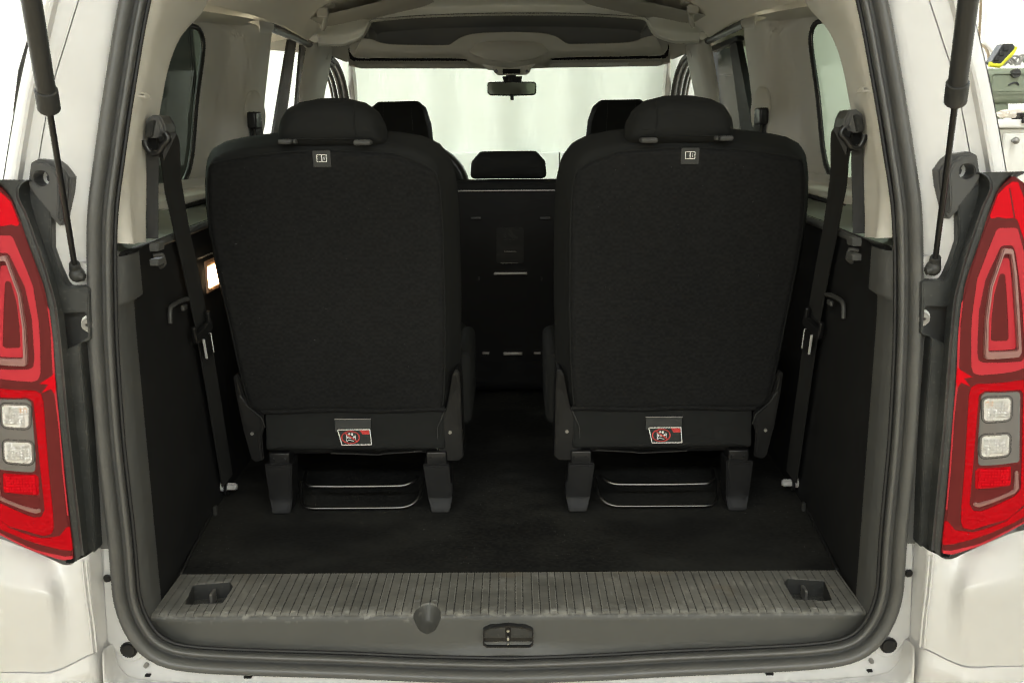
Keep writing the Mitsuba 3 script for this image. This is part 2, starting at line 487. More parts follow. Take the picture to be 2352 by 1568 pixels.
g0, g1 = PY(2258, 236, CY + 0.06), PY(2420, 156, CY + 0.06)
add("green_case__shell", rbox((g0[0], CY + 0.06, ztop + 0.055), (g1[0], CY + 0.3, g1[2]), 0.022, 12), "case_green")
lid = rounded(sbox(PY(2290, 0, CY + 0.06)[0], ztop + 0.085, g1[0] - 0.03, g1[2] - 0.016), 0.012)
add("green_case__lid", relief(lid.difference(lid.buffer(-0.004)), CY + 0.052, 0.012), "case_green")
add("green_case__lid_panel", relief(lid.buffer(-0.008), CY + 0.056, 0.01, 0.002), "case_green")
lp = PY(2333, 169, CY + 0.05)
add("green_case__latch", cat(cyl(lp + [0, 0.012, 0], lp + [0, -0.006, 0], 0.015), rbox(lp + [-0.014, -0.01, -0.004], lp + [0.014, 0.01, 0.004], 0.003)), "plastic")
hp = PY(2332, 193, CY + 0.05)
add("green_case__emblem", tube([hp + [-0.02, 0.004, -0.004], hp + [-0.006, 0.002, 0.004], hp + [0.008, 0.002, 0.003], hp + [0.014, 0.004, -0.004]], 0.0028), "plastic")
fp0 = ztop + 0.004
add("green_case__foot", rbox((PY(2286, 0, CY + 0.08)[0], CY + 0.08, ztop + 0.002), (PY(2344, 0, CY + 0.08)[0], CY + 0.28, ztop + 0.06), 0.014, 12), "case_green")
thing("green_case", "worn olive green tool case standing on the white cabinet", "case")

tpts = [(2302, 102), (2324, 101), (2331, 110), (2296, 148), (2273, 147)]
add("work_light__body", relief(poly_y(tpts, CY + 0.1, 0.006), CY + 0.09, 0.05, 0.006), "plastic")
add("work_light__bumper", cat(tube(PYs([(2331, 108), (2322, 124), (2308, 137), (2296, 150)], CY + 0.1), 0.009, 10, True, 16), tube(PYs([(2272, 148), (2284, 149), (2297, 151)], CY + 0.1), 0.009, 10, True, 8)), "yellow", 60)
for q in ((2311, 112), (2301, 123), (2290, 134)):
    c = PY(*q, CY + 0.088)
    add("work_light__lens", rbox(c + [-0.009, -0.003, -0.009], c + [0.009, 0.004, 0.009], 0.003), "gloss_black")
thing("work_light", "black and yellow hand lamp leaning on top of the green case", "lamp")
cab = []
for i in range(7):
    t = np.linspace(0, 1, 20)
    x = 2306 + 9 * i + 10 * np.sin(6.3 * t + i)
    yy = 150 - 26 * np.sin(np.pi * t) * (0.6 + 0.07 * i) + 2 * i * 0
    cab.append(tube([PY(a, b, CY + 0.15 + 0.012 * i) for a, b in zip(x, yy)], 0.0035, 8))
add("cable_coil", cat(*cab), "dull_steel", 60)
thing("cable_coil", "loose grey cable coiled on top of the green case", "cable")
wirep = np.array([PX(a, b, 2.10) for a, b in [(2253, -30), (2252, 30), (2249, 98), (2261, 108), (2270, 126), (2271, 150)]])
add("wall_wire", tube(wirep, 0.006, 8, True, 40), "wire_brown", 60)
thing("wall_wire", "brown wire running down the cream garage wall", "wire")
pt = rng.random((26, 3)) * [1, 1, 1]
ph = []
for i in range(9):
    c = PY(2300 + 6.5 * i, 262 - 3 * (i % 3), CY + 0.03)
    s = trimesh.convex.convex_hull(c + (rng.random((12, 3)) - 0.5) * [0.05, 0.05, 0.024])
    ph.append(tm(s.vertices, s.faces))
pm = cat(*ph)
pm.apply_translation([0, 0, ztop + 0.004 - pm.bounds[0][2]])
add("crumpled_rag", pm, "paper", False)
thing("crumpled_rag", "crumpled pale rag lying on the white cabinet top", "rag")
bq = PY(2347, 262, CY - 0.0)
add("clamp", cat(rbox((bq[0] - 0.012, CY - 0.015, ztop + 0.001), (bq[0] + 0.12, CY + 0.05, ztop + 0.022), 0.004), rbox((bq[0] - 0.012, CY - 0.032, ztop - 0.012), (bq[0] + 0.03, CY - 0.022, ztop + 0.022), 0.003)), "gloss_black")
thing("clamp", "small black clamp at the edge of the white cabinet top", "clamp")

# ================================================================== THE VAN
thing("van", "white van with its tailgate open, black third row seats and ribbed load sill inside", "van")

# --- rubber seal round the tailgate opening
seal_l = [(1176, 1541), (980, 1537), (790, 1529), (600, 1523), (470, 1517), (400, 1508), (352, 1487), (319, 1450), (296, 1400), (287, 1360), (277, 1243), (254, 1041), (237, 820), (231, 652), (231, 524),
          (252, 336), (272, 201), (307, 0), (347, -150), (392, -255), (450, -320), (540, -362), (700, -385), (1176, -400)]


def lean(py):
    return 0.00008 * max(0.0, 500 - py)


def seal_path(n=170):
    p = np.array([PY(a, b, lean(b)) for a, b in seal_l])
    p[0, 0] = p[-1, 0] = 0
    return resample(p, n)


SP = seal_path()
full = np.vstack([SP[1:-1], [SP[-1]], (SP[1:-1] * [-1, 1, 1])[::-1], [SP[0]]])
tg = np.roll(full, -1, 0) - np.roll(full, 1, 0)
tg /= np.linalg.norm(tg, axis=1, keepdims=True)
nin = np.cross(tg, [0, -1, 0])
nin /= np.linalg.norm(nin, axis=1, keepdims=True)
if (nin[0] @ (np.array([0, 0, 1.1]) - full[0])) < 0:
    nin = -nin
sec = shapely.affinity.scale(Point(-0.0088, 0.002).buffer(0.0096, 14), 1.0, 1.35).union(shapely.affinity.scale(Point(0.0112, -0.001).buffer(0.0044, 10), 1.0, 1.35)).union(sbox(-0.017, -0.014, 0.0145, -0.0045))
sp_ = resample(np.array(sec.exterior.coords)[:-1], 46, False)
add("van__door_seal", sweep(full, nin, np.broadcast_to([0, -1.0, 0], full.shape), sp_, True), "rubber", 50)
sec2 = Point(0.0182, -0.0095).buffer(0.003, 8)
add("van__door_seal__lip", sweep(full, nin, np.broadcast_to([0, -1.0, 0], full.shape), np.array(sec2.exterior.coords)[:-1], True), "black", 50)


def seal_px(py):
    a = np.array([q for q in seal_l if q[1] <= 1460])[::-1]
    return float(np.interp(py, a[:, 1], a[:, 0]))


# --- body: upper pillar face from the seal out to the side of the van
rows = []
PYR = [-420, -300, -160, -60, 0, 100, 200, 300, 400, 500, 600, 690]
seamx = np.interp(PYR, [-420, -60, 0, 100, 200, 300, 400, 500, 600, 1300], [300, 200, 181, 150, 120, 100, 84, 70, 60, 60])
ridgx = np.interp(PYR, [-420, -60, 0, 100, 200, 300, 400, 500, 600, 1300], [240, 132, 116, 93, 68, 50, 34, 20, 8, 8])
silx = np.interp(PYR, [-420, -60, 0, 100, 200, 300, 400, 500, 600, 1300], [215, 104, 88, 64, 42, 24, 8, -8, -22, -40])
for py, a, b, c in zip(PYR, seamx, ridgx, silx):
    s, L = seal_px(py), lean(py)
    w = (s - 27 - a)
    r = [(s + 4, L + 0.010), (s - 24, L + 0.010), (s - 33, L + 0.004), (s - 27 - 0.35 * w, L - 0.004), (a + 14, L - 0.012), (a + 1.6, L - 0.014), (a + 0.9, L - 0.008), (a - 0.9, L - 0.008), (a - 1.6, L - 0.014),
         (b + 20, L - 0.020), (b + 8, L - 0.034), (b, L - 0.036), (b - 8, L - 0.030), (c + 8, L + 0.0), (c, L + 0.03)]
    pts = [PY(x, py, y) for x, y in r]
    e = pts[-1]
    pts += [e + [-0.012, 0.05, 0], e + [-0.02, 0.2, 0], e + [-0.02, 0.42, 0]]
    rows.append(pts)
rows = np.array(rows)
from scipy.interpolate import PchipInterpolator
rows = PchipInterpolator(PYR, rows, axis=0)(np.linspace(PYR[0], PYR[-1], 50))
both("pillar_panel", grid(rows), "paint", 50)
# dark window edge on the left flank
q = [PY(66, 80, 0.3), PY(50, 170, 0.3), PY(33, 262, 0.3)]
add("van__window_edge", cat(*[tube(np.array([PY(69, 80, 0.10), PY(50, 165, 0.10), PY(33, 258, 0.10)]), [0.002, 0.0055, 0.002], 8)]), "gloss_black", 60)

# --- jamb below and beside the seal
jr = []
jpts = [(PY(1176, 1548, 0.01), PY(1176, 1640, 0.01)), (PY(790, 1537, 0.01), PY(790, 1640, 0.01)), (PY(500, 1526, 0.01), PY(480, 1640, 0.01)), (PY(400, 1512, 0.01), PY(340, 1640, 0.01)), (PY(345, 1480, 0.01), PY(240, 1600, 0.01)),
        (PY(310, 1420, 0.01), PY(225, 1500, 0.01)), (PY(292, 1360, 0.01), PY(225, 1380, 0.01)), (PY(282, 1250, 0.01), PY(215, 1250, 0.01)), (PY(256, 1041, 0.01), PY(190, 1041, 0.01))]
jr = [[a, a * 0.5 + b * 0.5, b] for a, b in jpts]
both("opening_jamb", grid(np.array(jr)), "paint", 40)
both("gap_strip", relief(poly_y([(188, 770), (225, 770), (240, 960), (262, 1262), (215, 1262), (205, 1100), (196, 900)], 0.0), 0.004, 0.004), "channel_grey")

# --- black surround of the tail lamp
plate = poly_y([(60, 420), (129, 470), (129, 567), (144, 612), (159, 648), (166, 656), (214, 656), (216, 717), (218, 775), (193, 783), (196, 818), (210, 968), (222, 1133), (229, 1256), (189, 1284), (160, 1284), (120, 1000), (110, 800), (60, 600)], -0.006, 0.004)
pocket = poly_y([(136, 722), (150, 716), (206, 712), (212, 768), (190, 785), (150, 803), (142, 800)], -0.006, 0.004)
both("lamp_surround", relief(plate.difference(pocket), -0.022, 0.026, 0.003), "lamp_trim")
both("lamp_surround*__pocket", relief(pocket.buffer(0.004), -0.002, 0.004), "plastic")
lampE = [(-40, 412), (-8, 420), (18, 450), (48, 525), (76, 600), (102, 675), (115, 762), (121, 825), (126, 893), (132, 962), (144, 1073), (159, 1199), (171, 1292)]
ridge = [(62, 413), (40, 436), (40, 450), (57, 486), (81, 552), (111, 642), (129, 714), (139, 801), (150, 917), (158, 1000), (168, 1088), (180, 1190), (190, 1276)]
foot = [(76, 413), (70, 440), (75, 470), (90, 520), (112, 585), (134, 655), (147, 720), (156, 801), (170, 917), (180, 1000), (190, 1088), (200, 1190), (206, 1262)]
n_ = 60
cv = [PYs(foot, -0.018), PYs([(a - 4, b) for a, b in foot], -0.024), PYs([(a + 7, b) for a, b in ridge], -0.040), PYs([(a + 3, b) for a, b in ridge], -0.046), PYs([(a - 1, b) for a, b in ridge], -0.045), PYs([(a - 4, b) for a, b in ridge], -0.041),
      PYs(0.5 * np.array(ridge) + 0.5 * np.array(lampE), -0.042), PYs([(a + 4, b) for a, b in lampE], -0.040), PYs([(a, b) for a, b in lampE], -0.034), PYs([(a - 6, b) for a, b in lampE], 0.0)]
sur = np.array([resample(c, n_) for c in cv])
cap = sur[:, :1].copy()
cap[:, 0] += [0, 0.03, -0.009]
cap2 = cap.copy()
cap2[:, 0] += [0, 0.12, -0.045]
both("lamp_surround*__rim", grid(np.concatenate([cap2, cap, sur], 1)), "lamp_trim", 40)
br1 = poly_y([(70, 374), (87, 365), (126, 371), (141, 383), (159, 408), (158, 444), (148, 507), (138, 522), (90, 470), (60, 430), (66, 412)], -0.02, 0.003)
br2 = poly_y([(71, 375), (104, 377), (128, 391), (138, 412), (136, 513), (100, 470), (66, 425), (66, 413)], -0.034, 0.003)
holec = PY(95, 410, -0.034)
hole = Point(holec[0], holec[2]).buffer(0.0112, 16)
both("lamp_bracket", relief(br1.difference(hole), -0.022, 0.03, 0.005), "strut_black")
both("lamp_bracket*__face", relief(br2.difference(hole), -0.036, 0.02, 0.003), "strut_black")
scr = [holec[0] + 0.001, 0, holec[2] - 0.001]
both("lamp_bracket*__screw", cat(cyl((scr[0], -0.003, scr[2]), (scr[0], 0.01, scr[2]), 0.014), cyl((scr[0] + 0.002, -0.012, scr[2]), (scr[0] + 0.002, 0.0, scr[2]), 0.0062, 6)), "gloss_black")
rl = PY(203, 745, -0.01)
both("buffer_stop", cat(cyl(rl + [0, 0.016, 0], rl + [0, 0.006, 0], 0.0135)), "white_paint")
both("buffer_stop*__roller", relief(Point(rl[0], rl[2]).buffer(0.0092, 16).difference(Point(rl[0], rl[2]).buffer(0.0022)), rl[1] - 0.006, 0.012, 0.002), "dull_steel")

# --- tail lamps (points picked on the right lamp)
def lamp_y(x, z):
    x = np.abs(x)
    return -0.040 - 0.012 * smooth01((x - 0.66) / 0.07) + 0.30 * np.maximum(0, x - 0.735) ** 1.35 + 0.03 * np.maximum(0, z - 1.08) ** 1.2


def smooth01(t):
    t = np.clip(t, 0, 1)
    return t * t * (3 - 2 * t)


def zr1(pts):
    return [(2116.8 + a * 0.3, 357.5 + b * 0.3) for a, b in pts]


def zr2(pts):
    return [(2116.8 + a * 0.3, 818.5 + b * 0.3) for a, b in pts]


def lampoly(pts, r=0.003):
    p = poly_y(pts, -0.045, r)
    return shapely.affinity.scale(p, -1, 1, origin=(0, 0))


import shapely.affinity
housing = lampoly(zr1([(716, 156), (650, 210), (580, 284), (520, 440), (440, 660), (380, 850), (310, 1130), (282, 1400), (272, 1540)]) + zr2([(270, 190), (245, 460), (215, 880), (190, 1180), (160, 1420), (165, 1520), (240, 1522), (400, 1452), (770, 1282), (1150, 1110)])
                  + zr1([(1150, 1400), (1060, 900), (930, 480), (800, 220)]), 0.004)


def lamp_part(name, poly, mat, dy, h=0.006, bevel=0.0012, fine=0.012):
    dy *= 0.42 if mat in ("lens_rim", "lamp_bar", "lamp_bezel", "clear_lens", "amber") else 0.14
    if mat.startswith("red"):
        bevel = 0.0
    poly = poly.intersection(housing.buffer(-0.001))
    both("tail_lamp*__" + name, relief(poly, lambda x, z: lamp_y(x, z) - dy, h, bevel, fine), mat, 40)


def facets(name, poly, mat, dy, cell):
    dy *= 0.6
    """moulded optic: small cushions side by side on the lens"""
    x0, z0, x1, z1 = poly.bounds
    ms = []
    for a in np.arange(x0 + cell / 2, x1, cell):
        for b in np.arange(z0 + cell / 2, z1, cell):
            if poly.contains(Point(a, b).buffer(cell * 0.4)):
                g = np.array([[(a + u * cell * 0.47, 0.0, b + w * cell * 0.47) for w in (-1, -0.4, 0.4, 1)] for u in (-1, -0.4, 0.4, 1)])
                r2 = np.array([[max(abs(u), abs(w)) for w in (-1, -0.4, 0.4, 1)] for u in (-1, -0.4, 0.4, 1)])
                ta, tb = (rng.random(2) - 0.5) * 0.55
                g[..., 1] = lamp_y(g[..., 0], g[..., 2]) - dy - 0.0016 * (1 - r2 ** 2) + ta * (g[..., 0] - a) + tb * (g[..., 2] - b)
                ms.append(grid(g))
    both("tail_lamp*__" + name, cat(*ms), mat, 70)
    for k in ("van__tail_lamp__" + name, "van__tail_lamp_001__" + name):
        labels[k] = {"kind": "stuff", "label": "moulded optic of the lens"}


both("tail_lamp", relief(housing, lambda x, z: lamp_y(x, z), 0.05, 0.004, 0.012), "red_deep", 40)
lamp_part("top_lens", lampoly(zr1([(690, 200), (640, 240), (590, 295), (556, 390), (522, 492), (585, 470), (640, 482), (700, 474), (722, 492), (790, 700), (860, 760), (800, 400), (730, 200)])), "red_vivid", 0.004)
lamp_part("upper_edge_line", lampoly(zr1([(664, 250), (672, 248), (704, 470), (694, 474)]), 0.0), "red_deep", 0.0062, 0.004, 0.0)
up_o = zr1([(578, 555), (720, 548), (760, 700), (830, 1000), (880, 1568)]) + zr2([(890, 60), (780, 78), (700, 104), (440, 140), (398, 128), (384, 80)]) + zr1([(384, 1400), (392, 1230), (432, 950), (505, 745)])
up_i = zr1([(600, 688), (682, 680), (705, 740), (750, 1100), (775, 1500), (765, 1556), (740, 1568), (470, 1580), (432, 1568), (424, 1500), (438, 1200), (488, 950)])
lamp_part("light_guide", lampoly(up_o, 0.006).difference(lampoly(up_i, 0.006)), "red_ring", 0.005)
wd_o = zr1([(606, 700), (676, 712), (700, 900), (738, 1490), (715, 1528), (470, 1550), (464, 1500), (476, 1250), (510, 1000)])
wd_i = zr1([(612, 745), (655, 745), (672, 900), (706, 1478), (490, 1492), (496, 1250), (528, 1000)])
lamp_part("inner_frame", lampoly(wd_o, 0.004).difference(lampoly(wd_i, 0.003)), "lamp_bar", 0.02, 0.014, 0.003)
in_o = zr1([(600, 780), (655, 780), (672, 950), (704, 1470), (490, 1488), (500, 1250), (535, 1000)])
in_i = zr1([(588, 900), (625, 900), (636, 1100), (648, 1395), (625, 1410), (518, 1412), (524, 1250), (545, 1060)])
lamp_part("inner_guide", lampoly(in_o, 0.004).difference(lampoly(in_i, 0.004)), "red_ring", 0.006)
lo_o = zr2([(420, 208), (600, 190), (800, 168), (900, 180), (900, 1040), (780, 1128), (700, 1190), (640, 1235), (500, 1268), (370, 1316), (312, 1308), (300, 1260), (304, 1150), (330, 850), (364, 300), (380, 238)])
lo_i = zr2([(432, 290), (470, 258), (740, 246), (764, 275), (760, 700), (750, 1010), (700, 1060), (440, 1170), (385, 1172), (360, 1120), (385, 850)])
lamp_part("reflector", lampoly(lo_o, 0.006).difference(lampoly(lo_i, 0.006)), "red_reflex", 0.006)
lamp_part("bezel", lampoly(zr2([(448, 298), (480, 268), (735, 260), (742, 300), (738, 800), (425, 828), (420, 700)]), 0.005), "lamp_bezel", 0.003)
for nm, o in (("indicator_lens", [(462, 330), (480, 314), (655, 304), (662, 330), (658, 468), (475, 486), (464, 470)]), ("reversing_lens", [(446, 618), (462, 598), (640, 584), (652, 606), (648, 720), (632, 740), (452, 758), (442, 735)])):
    pl = lampoly(zr2(o), 0.006)
    lamp_part(nm + "_frame", pl.buffer(0.0042).difference(pl.buffer(0.0018)), "lens_rim", 0.004, 0.004)
    lamp_part(nm, pl, "clear_lens", 0.0055, 0.004)
    facets(nm + "_facets", pl.buffer(-0.0012), "clear_lens", 0.004, 0.0046)
lamp_part("amber_patch", lampoly(zr2([(472, 334), (535, 330), (530, 362), (476, 392)]), 0.003), "amber", 0.0062, 0.003, 0.0)  # small amber patch on the indicator lens
lamp_part("stop_lens", lampoly(zr2([(402, 870), (425, 846), (670, 830), (668, 975), (560, 985), (400, 1005)]), 0.003), "red_reflex", 0.004)
facets("stop_lens_facets", lampoly(zr2([(402, 870), (425, 846), (670, 830), (668, 975), (560, 985), (400, 1005)]), 0.003).buffer(-0.001), "red_vivid", 0.003, 0.0044)
lamp_part("stop_lens_lower", lampoly(zr2([(400, 1012), (660, 990), (655, 1035), (425, 1105), (398, 1085)]), 0.003), "red_deep", 0.0035)
lamp_part("inner_bar", lampoly(zr2([(385, 1100), (420, 1110), (690, 1010), (700, 860), (728, 850), (735, 1000), (700, 1038), (425, 1142), (388, 1135)]), 0.003), "lamp_bar", 0.0055, 0.01, 0.002)
lamp_part("lower_edge", lampoly(zr2([(195, 1180), (212, 1270), (260, 1330), (380, 1335), (640, 1245), (700, 1195), (900, 1080), (900, 1160), (700, 1262), (250, 1436), (168, 1452)]), 0.003), "red_reflex", 0.003)
lamp_part("lower_lip", lampoly(zr2([(168, 1490), (225, 1490), (420, 1422), (780, 1258), (1150, 1090), (1150, 1130), (760, 1292), (400, 1460), (230, 1530), (175, 1528)]), 0.002), "red_ring", 0.003)
lamp_part("edge_highlight", lampoly(zr1([(316, 1130), (330, 1110), (308, 1300), (300, 1540)]) + zr2([(292, 190), (262, 460), (232, 880), (205, 1180), (196, 1180), (222, 880), (252, 460), (276, 190)]) + zr1([(284, 1540), (292, 1300)]), 0.0), "red_ring", 0.004, 0.006, 0.0)  # brighter red strip painted as the highlight along the lens ridge
lamp_part("notch", lampoly(zr2([(284, 80), (310, 110), (392, 158), (330, 170), (378, 232), (310, 205), (284, 245), (272, 190)]), 0.0), "red_vivid", 0.006, 0.004, 0.0)

# --- gas struts
b0 = PY(172, 612, -0.018)
top_ = PY(62, -60, -0.285)
ax = (top_ - b0) / np.linalg.norm(top_ - b0)


def on_axis(py):
    t = np.linspace(0, 1.2, 600)
    pts = b0 + (top_ - b0) * t[:, None]
    v = pts - CAM
    yy = 784 - FOCAL * (v @ UP) / (v @ FWD)
    return pts[np.argmin(abs(yy - py))]


e0, e1 = on_axis(253), on_axis(205)
both("gas_strut", tube([on_axis(207), on_axis(100), on_axis(-80), on_axis(-120)], 0.0115, 28), "strut_tube", 40)
both("gas_strut*__end_cap", tube([e0, e0 + ax * 0.002, e1 - ax * 0.001, e1], [0.0125, 0.0138, 0.0138, 0.0122], 28), "plastic", 40)
both("gas_strut*__rod", tube([b0, e0 + ax * 0.01], 0.0041, 16), "gloss_black", 60)
soc = PY(177, 630, -0.014)
both("gas_strut*__socket", cat(tube([b0 + ax * 0.006, b0 - ax * 0.006, b0 - ax * 0.012], [0.0075, 0.0085, 0.009], 16), ball(soc, 0.0112, (1, 1, 1.05)), cyl(soc + [0.004, -0.004, -0.002], soc + [0.012, -0.004, -0.004], 0.006)), "plastic", 40)
both("gas_strut*__ball_pin", cat(cyl(soc + [0.006, 0.004, 0.004], soc + [0.006, 0.016, 0.004], 0.0135), cyl(soc, soc + [0, 0.02, 0], 0.006)), "paint", 40)

both("body_side", grid([[(-0.68, 0.03, z), (-0.76, 0.035, z), (-0.84, 0.07, z), (-0.88, 0.2, z), (-0.89, 0.9, z)] for z in (0.40, 0.6, 0.75, 1.0, 1.22)]), "paint", 60)
# --- bumper corner
gapl = [(-80, 1546), (10, 1542), (60, 1543), (114, 1544), (161, 1525), (204, 1504), (214, 1500), (220, 1497), (247, 1476)]
tops = [(-80, 1205), (0, 1236), (60, 1258), (104, 1276), (155, 1297), (183, 1284), (191, 1281), (200, 1276), (232, 1256)]
ytop = [0.04, -0.020, -0.034, -0.038, -0.042, -0.045, -0.045, -0.041, 0.006]
ymid = [0.03, -0.066, -0.084, -0.088, -0.044, -0.046, -0.046, -0.042, 0.006]
ybot = [0.04, -0.056, -0.077, -0.083, -0.070, -0.058, -0.052, -0.046, 0.006]
tcs = [0.37, 0.35, 0.34, 0.34, 0.05, 0.05, 0.05, 0.05, 0.05]
rowsA = []
for t in np.linspace(0, 1, 70):
    row = []
    for j in range(9):
        a, b = np.array(tops[j], float), np.array(gapl[j], float)
        p = a + (b - a) * t
        u = min(1.0, t / tcs[j])
        y = ytop[j] + (ymid[j] - ytop[j]) * u + (ybot[j] - ymid[j]) * max(0, (t - tcs[j]) / (1 - tcs[j]))
        row.append(PY(p[0], p[1], y))
    row = np.array(row)
    rowsA.append(np.vstack([row[0] + [-0.01, 0.25, 0], row[0] + [0.0, 0.06, 0], resample(row, 44)]))
rowsA = np.array(rowsA)
from scipy.ndimage import gaussian_filter
sm_ = gaussian_filter(rowsA[:, 2:, 1], (2.2, 2.8), mode="nearest")
wk = np.linspace(1, 0, rowsA.shape[1] - 2)[None, :] ** 0.25
rowsA[:, 2:, 1] = sm_ * wk + rowsA[:, 2:, 1] * (1 - wk)
both("bumper_corner", grid(rowsA), "paint", 60)
# creases of the corner piece
for dx, r_ in ((0, 0.0016), (9, 0.0014)):
    path = [PY(188 + dx, 1286, -0.047), PY(198 + dx, 1377, -0.049), PY(206 + dx, 1430, -0.05), PY(213 + dx, 1499 - 0.35 * dx, -0.051)]
    both("bumper_corner*__crease", tube(path, r_, 10, True, 24), "paint", 60)
flap = poly_y([(236, 1258), (285, 1258), (310, 1430), (340, 1490), (322, 1512), (304, 1520), (282, 1515), (255, 1479), (246, 1477), (240, 1377)], 0.005, 0.003)
both("bumper_corner*__flap", relief(flap, 0.006, 0.004, 0.0015), "paint")
# lower bumper
gp2 = [(a, b + 2.4) for a, b in gapl]
bot = [(-80, 1700), (12, 1700), (60, 1700), (116, 1700), (165, 1700), (222, 1700), (236, 1690), (244, 1680), (262, 1660)]
rowsB = []
for t in np.linspace(0, 1, 16):
    row = [PY(*(np.array(a) + (np.array(b) - np.array(a)) * t), y - 0.006 * smooth01(t * 5)) for a, b, y in zip(gp2, bot, ybot)]
    row = np.array(row)
    rowsB.append(np.vstack([row[0] + [-0.01, 0.25, 0], row[0] + [0.0, 0.06, 0], resample(row, 44)]))
rl0 = np.array(rowsB[0]).copy()
rl0[:, 1] += 0.02
both("lower_bumper", grid([rl0] + rowsB), "paint", 40)
stepc = [[PY(262, 1480, 0.008), PY(270, 1520, 0.008), PY(296, 1552, 0.008), PY(380, 1564, 0.008), PY(700, 1576, 0.008), PY(1176, 1590, 0.008)],
         [PY(255, 1480, -0.005), PY(262, 1526, -0.005), PY(290, 1560, -0.005), PY(380, 1573, -0.005), PY(700, 1586, -0.005), PY(1176, 1600, -0.005)],
         [PY(240, 1490, -0.045), PY(246, 1545, -0.045), PY(282, 1592, -0.045), PY(380, 1606, -0.045), PY(700, 1620, -0.045), PY(1176, 1632, -0.045)],
         [PY(235, 1500, -0.052), PY(240, 1600, -0.055), PY(282, 1680, -0.06), PY(380, 1690, -0.06), PY(700, 1700, -0.06), PY(1176, 1710, -0.06)]]
both("lower_bumper*__step", loft(stepc, 60, 3), "paint", 50)
for (a, b, r_, y) in ((247, 1327, 0.0058, 0.004), (296, 1491, 0.0122, 0.004)):
    c = PY(a, b, y)
    both("drain_plug", cat(cyl(c + [0, 0.008, 0], c + [0, -0.004, 0], r_, 20, r_ * 0.85), tube([c + [r_ * math.cos(t), -0.0005, r_ * math.sin(t)] for t in np.linspace(0, 2 * np.pi, 25)], r_ * 0.16, 8)), "gloss_black", 40)
c = PY(335, 1528, 0.005)
both("jamb_screw", cat(cyl(c + [0, 0.008, 0], c + [0, -0.001, 0], 0.004, 12), cyl(c + [0, 0, 0], c + [0, -0.003, 0], 0.002, 8)), "dull_steel")
for (a, b, w) in ((338, 1552, 0.0045), (568, 1556, 0.0065)):
    c = PY(a, b, 0.004)
    both("drain_slot", rbox(c + [-w, 0, -0.0018], c + [w, 0.008, 0.0018], 0.0015), "hole")

# --- load sill
ZF = 0.572
plate2 = sbox(-0.588, 0.034, 0.588, 0.182)
rec_l = Polygon([(p[0], p[1]) for p in (PZ(443, 1341, ZF), PZ(528, 1334, ZF), PZ(536, 1346, ZF), PZ(512, 1384, ZF), PZ(440, 1388, ZF), PZ(424, 1386, ZF))]).buffer(-0.003).buffer(0.006).buffer(-0.003)
rec_r = shapely.affinity.scale(rec_l, -1, 1, origin=(0, 0))
f0, f1 = PZ(949, 1396, ZF), PZ(1018, 1392, ZF)
fb = PY(984, 1452, 0.03)
fc = np.array([0.5 * (f0[0] + f1[0]), 0.034, ZF])
prof_s = [(0.044, ZF), (0.038, ZF - 0.0006), (0.0335, ZF - 0.0024), (0.0303, ZF - 0.006), (0.0285, ZF - 0.013), (0.024, ZF - 0.045), (0.021, ZF - 0.064), (0.012, ZF - 0.078), (0.0135, ZF - 0.088), (0.024, ZF - 0.10), (0.182, ZF - 0.10), (0.182, ZF)]
cs_ = m3.CrossSection([np.array(prof_s)[::-1]])
if cs_.area() < 1e-6:
    cs_ = m3.CrossSection([np.array(prof_s)])
blk = cs_.extrude(1.176, 90).transform(np.array([[0, 0, 1, -0.588], [1, 0, 0, 0], [0, 1, 0, 0]], float))


def swell(V):
    V = np.array(V)
    x, y, z = V.T
    end = smooth01((np.abs(x) - 0.5) / 0.088)
    bulge = smooth01(1 - np.abs(x) / 0.16) * 0.014
    front = smooth01((0.05 - y) / 0.015)
    V[:, 1] += front * 0.012 * end * smooth01((ZF - z) / 0.05)
    V[:, 2] += front * bulge * smooth01((ZF - 0.05 - z) / 0.02) * smooth01((z - ZF + 0.1) / 0.02)
    return V


blk = blk.warp_batch(swell)
cone = m3.Manifold.batch_hull([m3.Manifold.sphere(0.0232, 36).scale([1, 1.75, 0.10]).translate([fc[0], 0.030, ZF + 0.003]), m3.Manifold.sphere(0.0226, 36).scale([1, 1.55, 0.3]).translate([fc[0], 0.030, ZF - 0.008]), m3.Manifold.sphere(0.0148, 32).scale([1, 1.9, 0.5]).translate([fc[0], 0.030, ZF - 0.024]), m3.Manifold.sphere(0.0075, 24).scale([1, 2.3, 1]).translate([fc[0], 0.029, fb[2] + 0.0075])])
pit = extruded(rec_l, 0.05).translate([0, 0, ZF - 0.03]) + extruded(rec_r, 0.05).translate([0, 0, ZF - 0.03])
add("van__load_sill", from_man(blk - pit - cone), "sill", 32)
# ribs
ribm = []
x = -0.525
while x < 0.53:
    w = 0.0052
    p = sbox(x - w, 0.041, x + w, 0.179).difference(rec_l.buffer(0.006)).difference(rec_r.buffer(0.006)).difference(sbox(fc[0] - 0.027, 0.0, fc[0] + 0.027, 0.075))
    if not p.is_empty and p.area > 2e-4:
        for g in getattr(p, "geoms", [p]):
            if g.area > 1e-4:
                mfr = extruded(g, 0.0011) + extruded(g.buffer(-0.0006), 0.0018)
                add("van__load_sill__rib", tm(np.array(from_man(mfr).vertices) + [0, 0, ZF - 0.0003], from_man(mfr).faces), "sill", 30)
    x += 0.0286
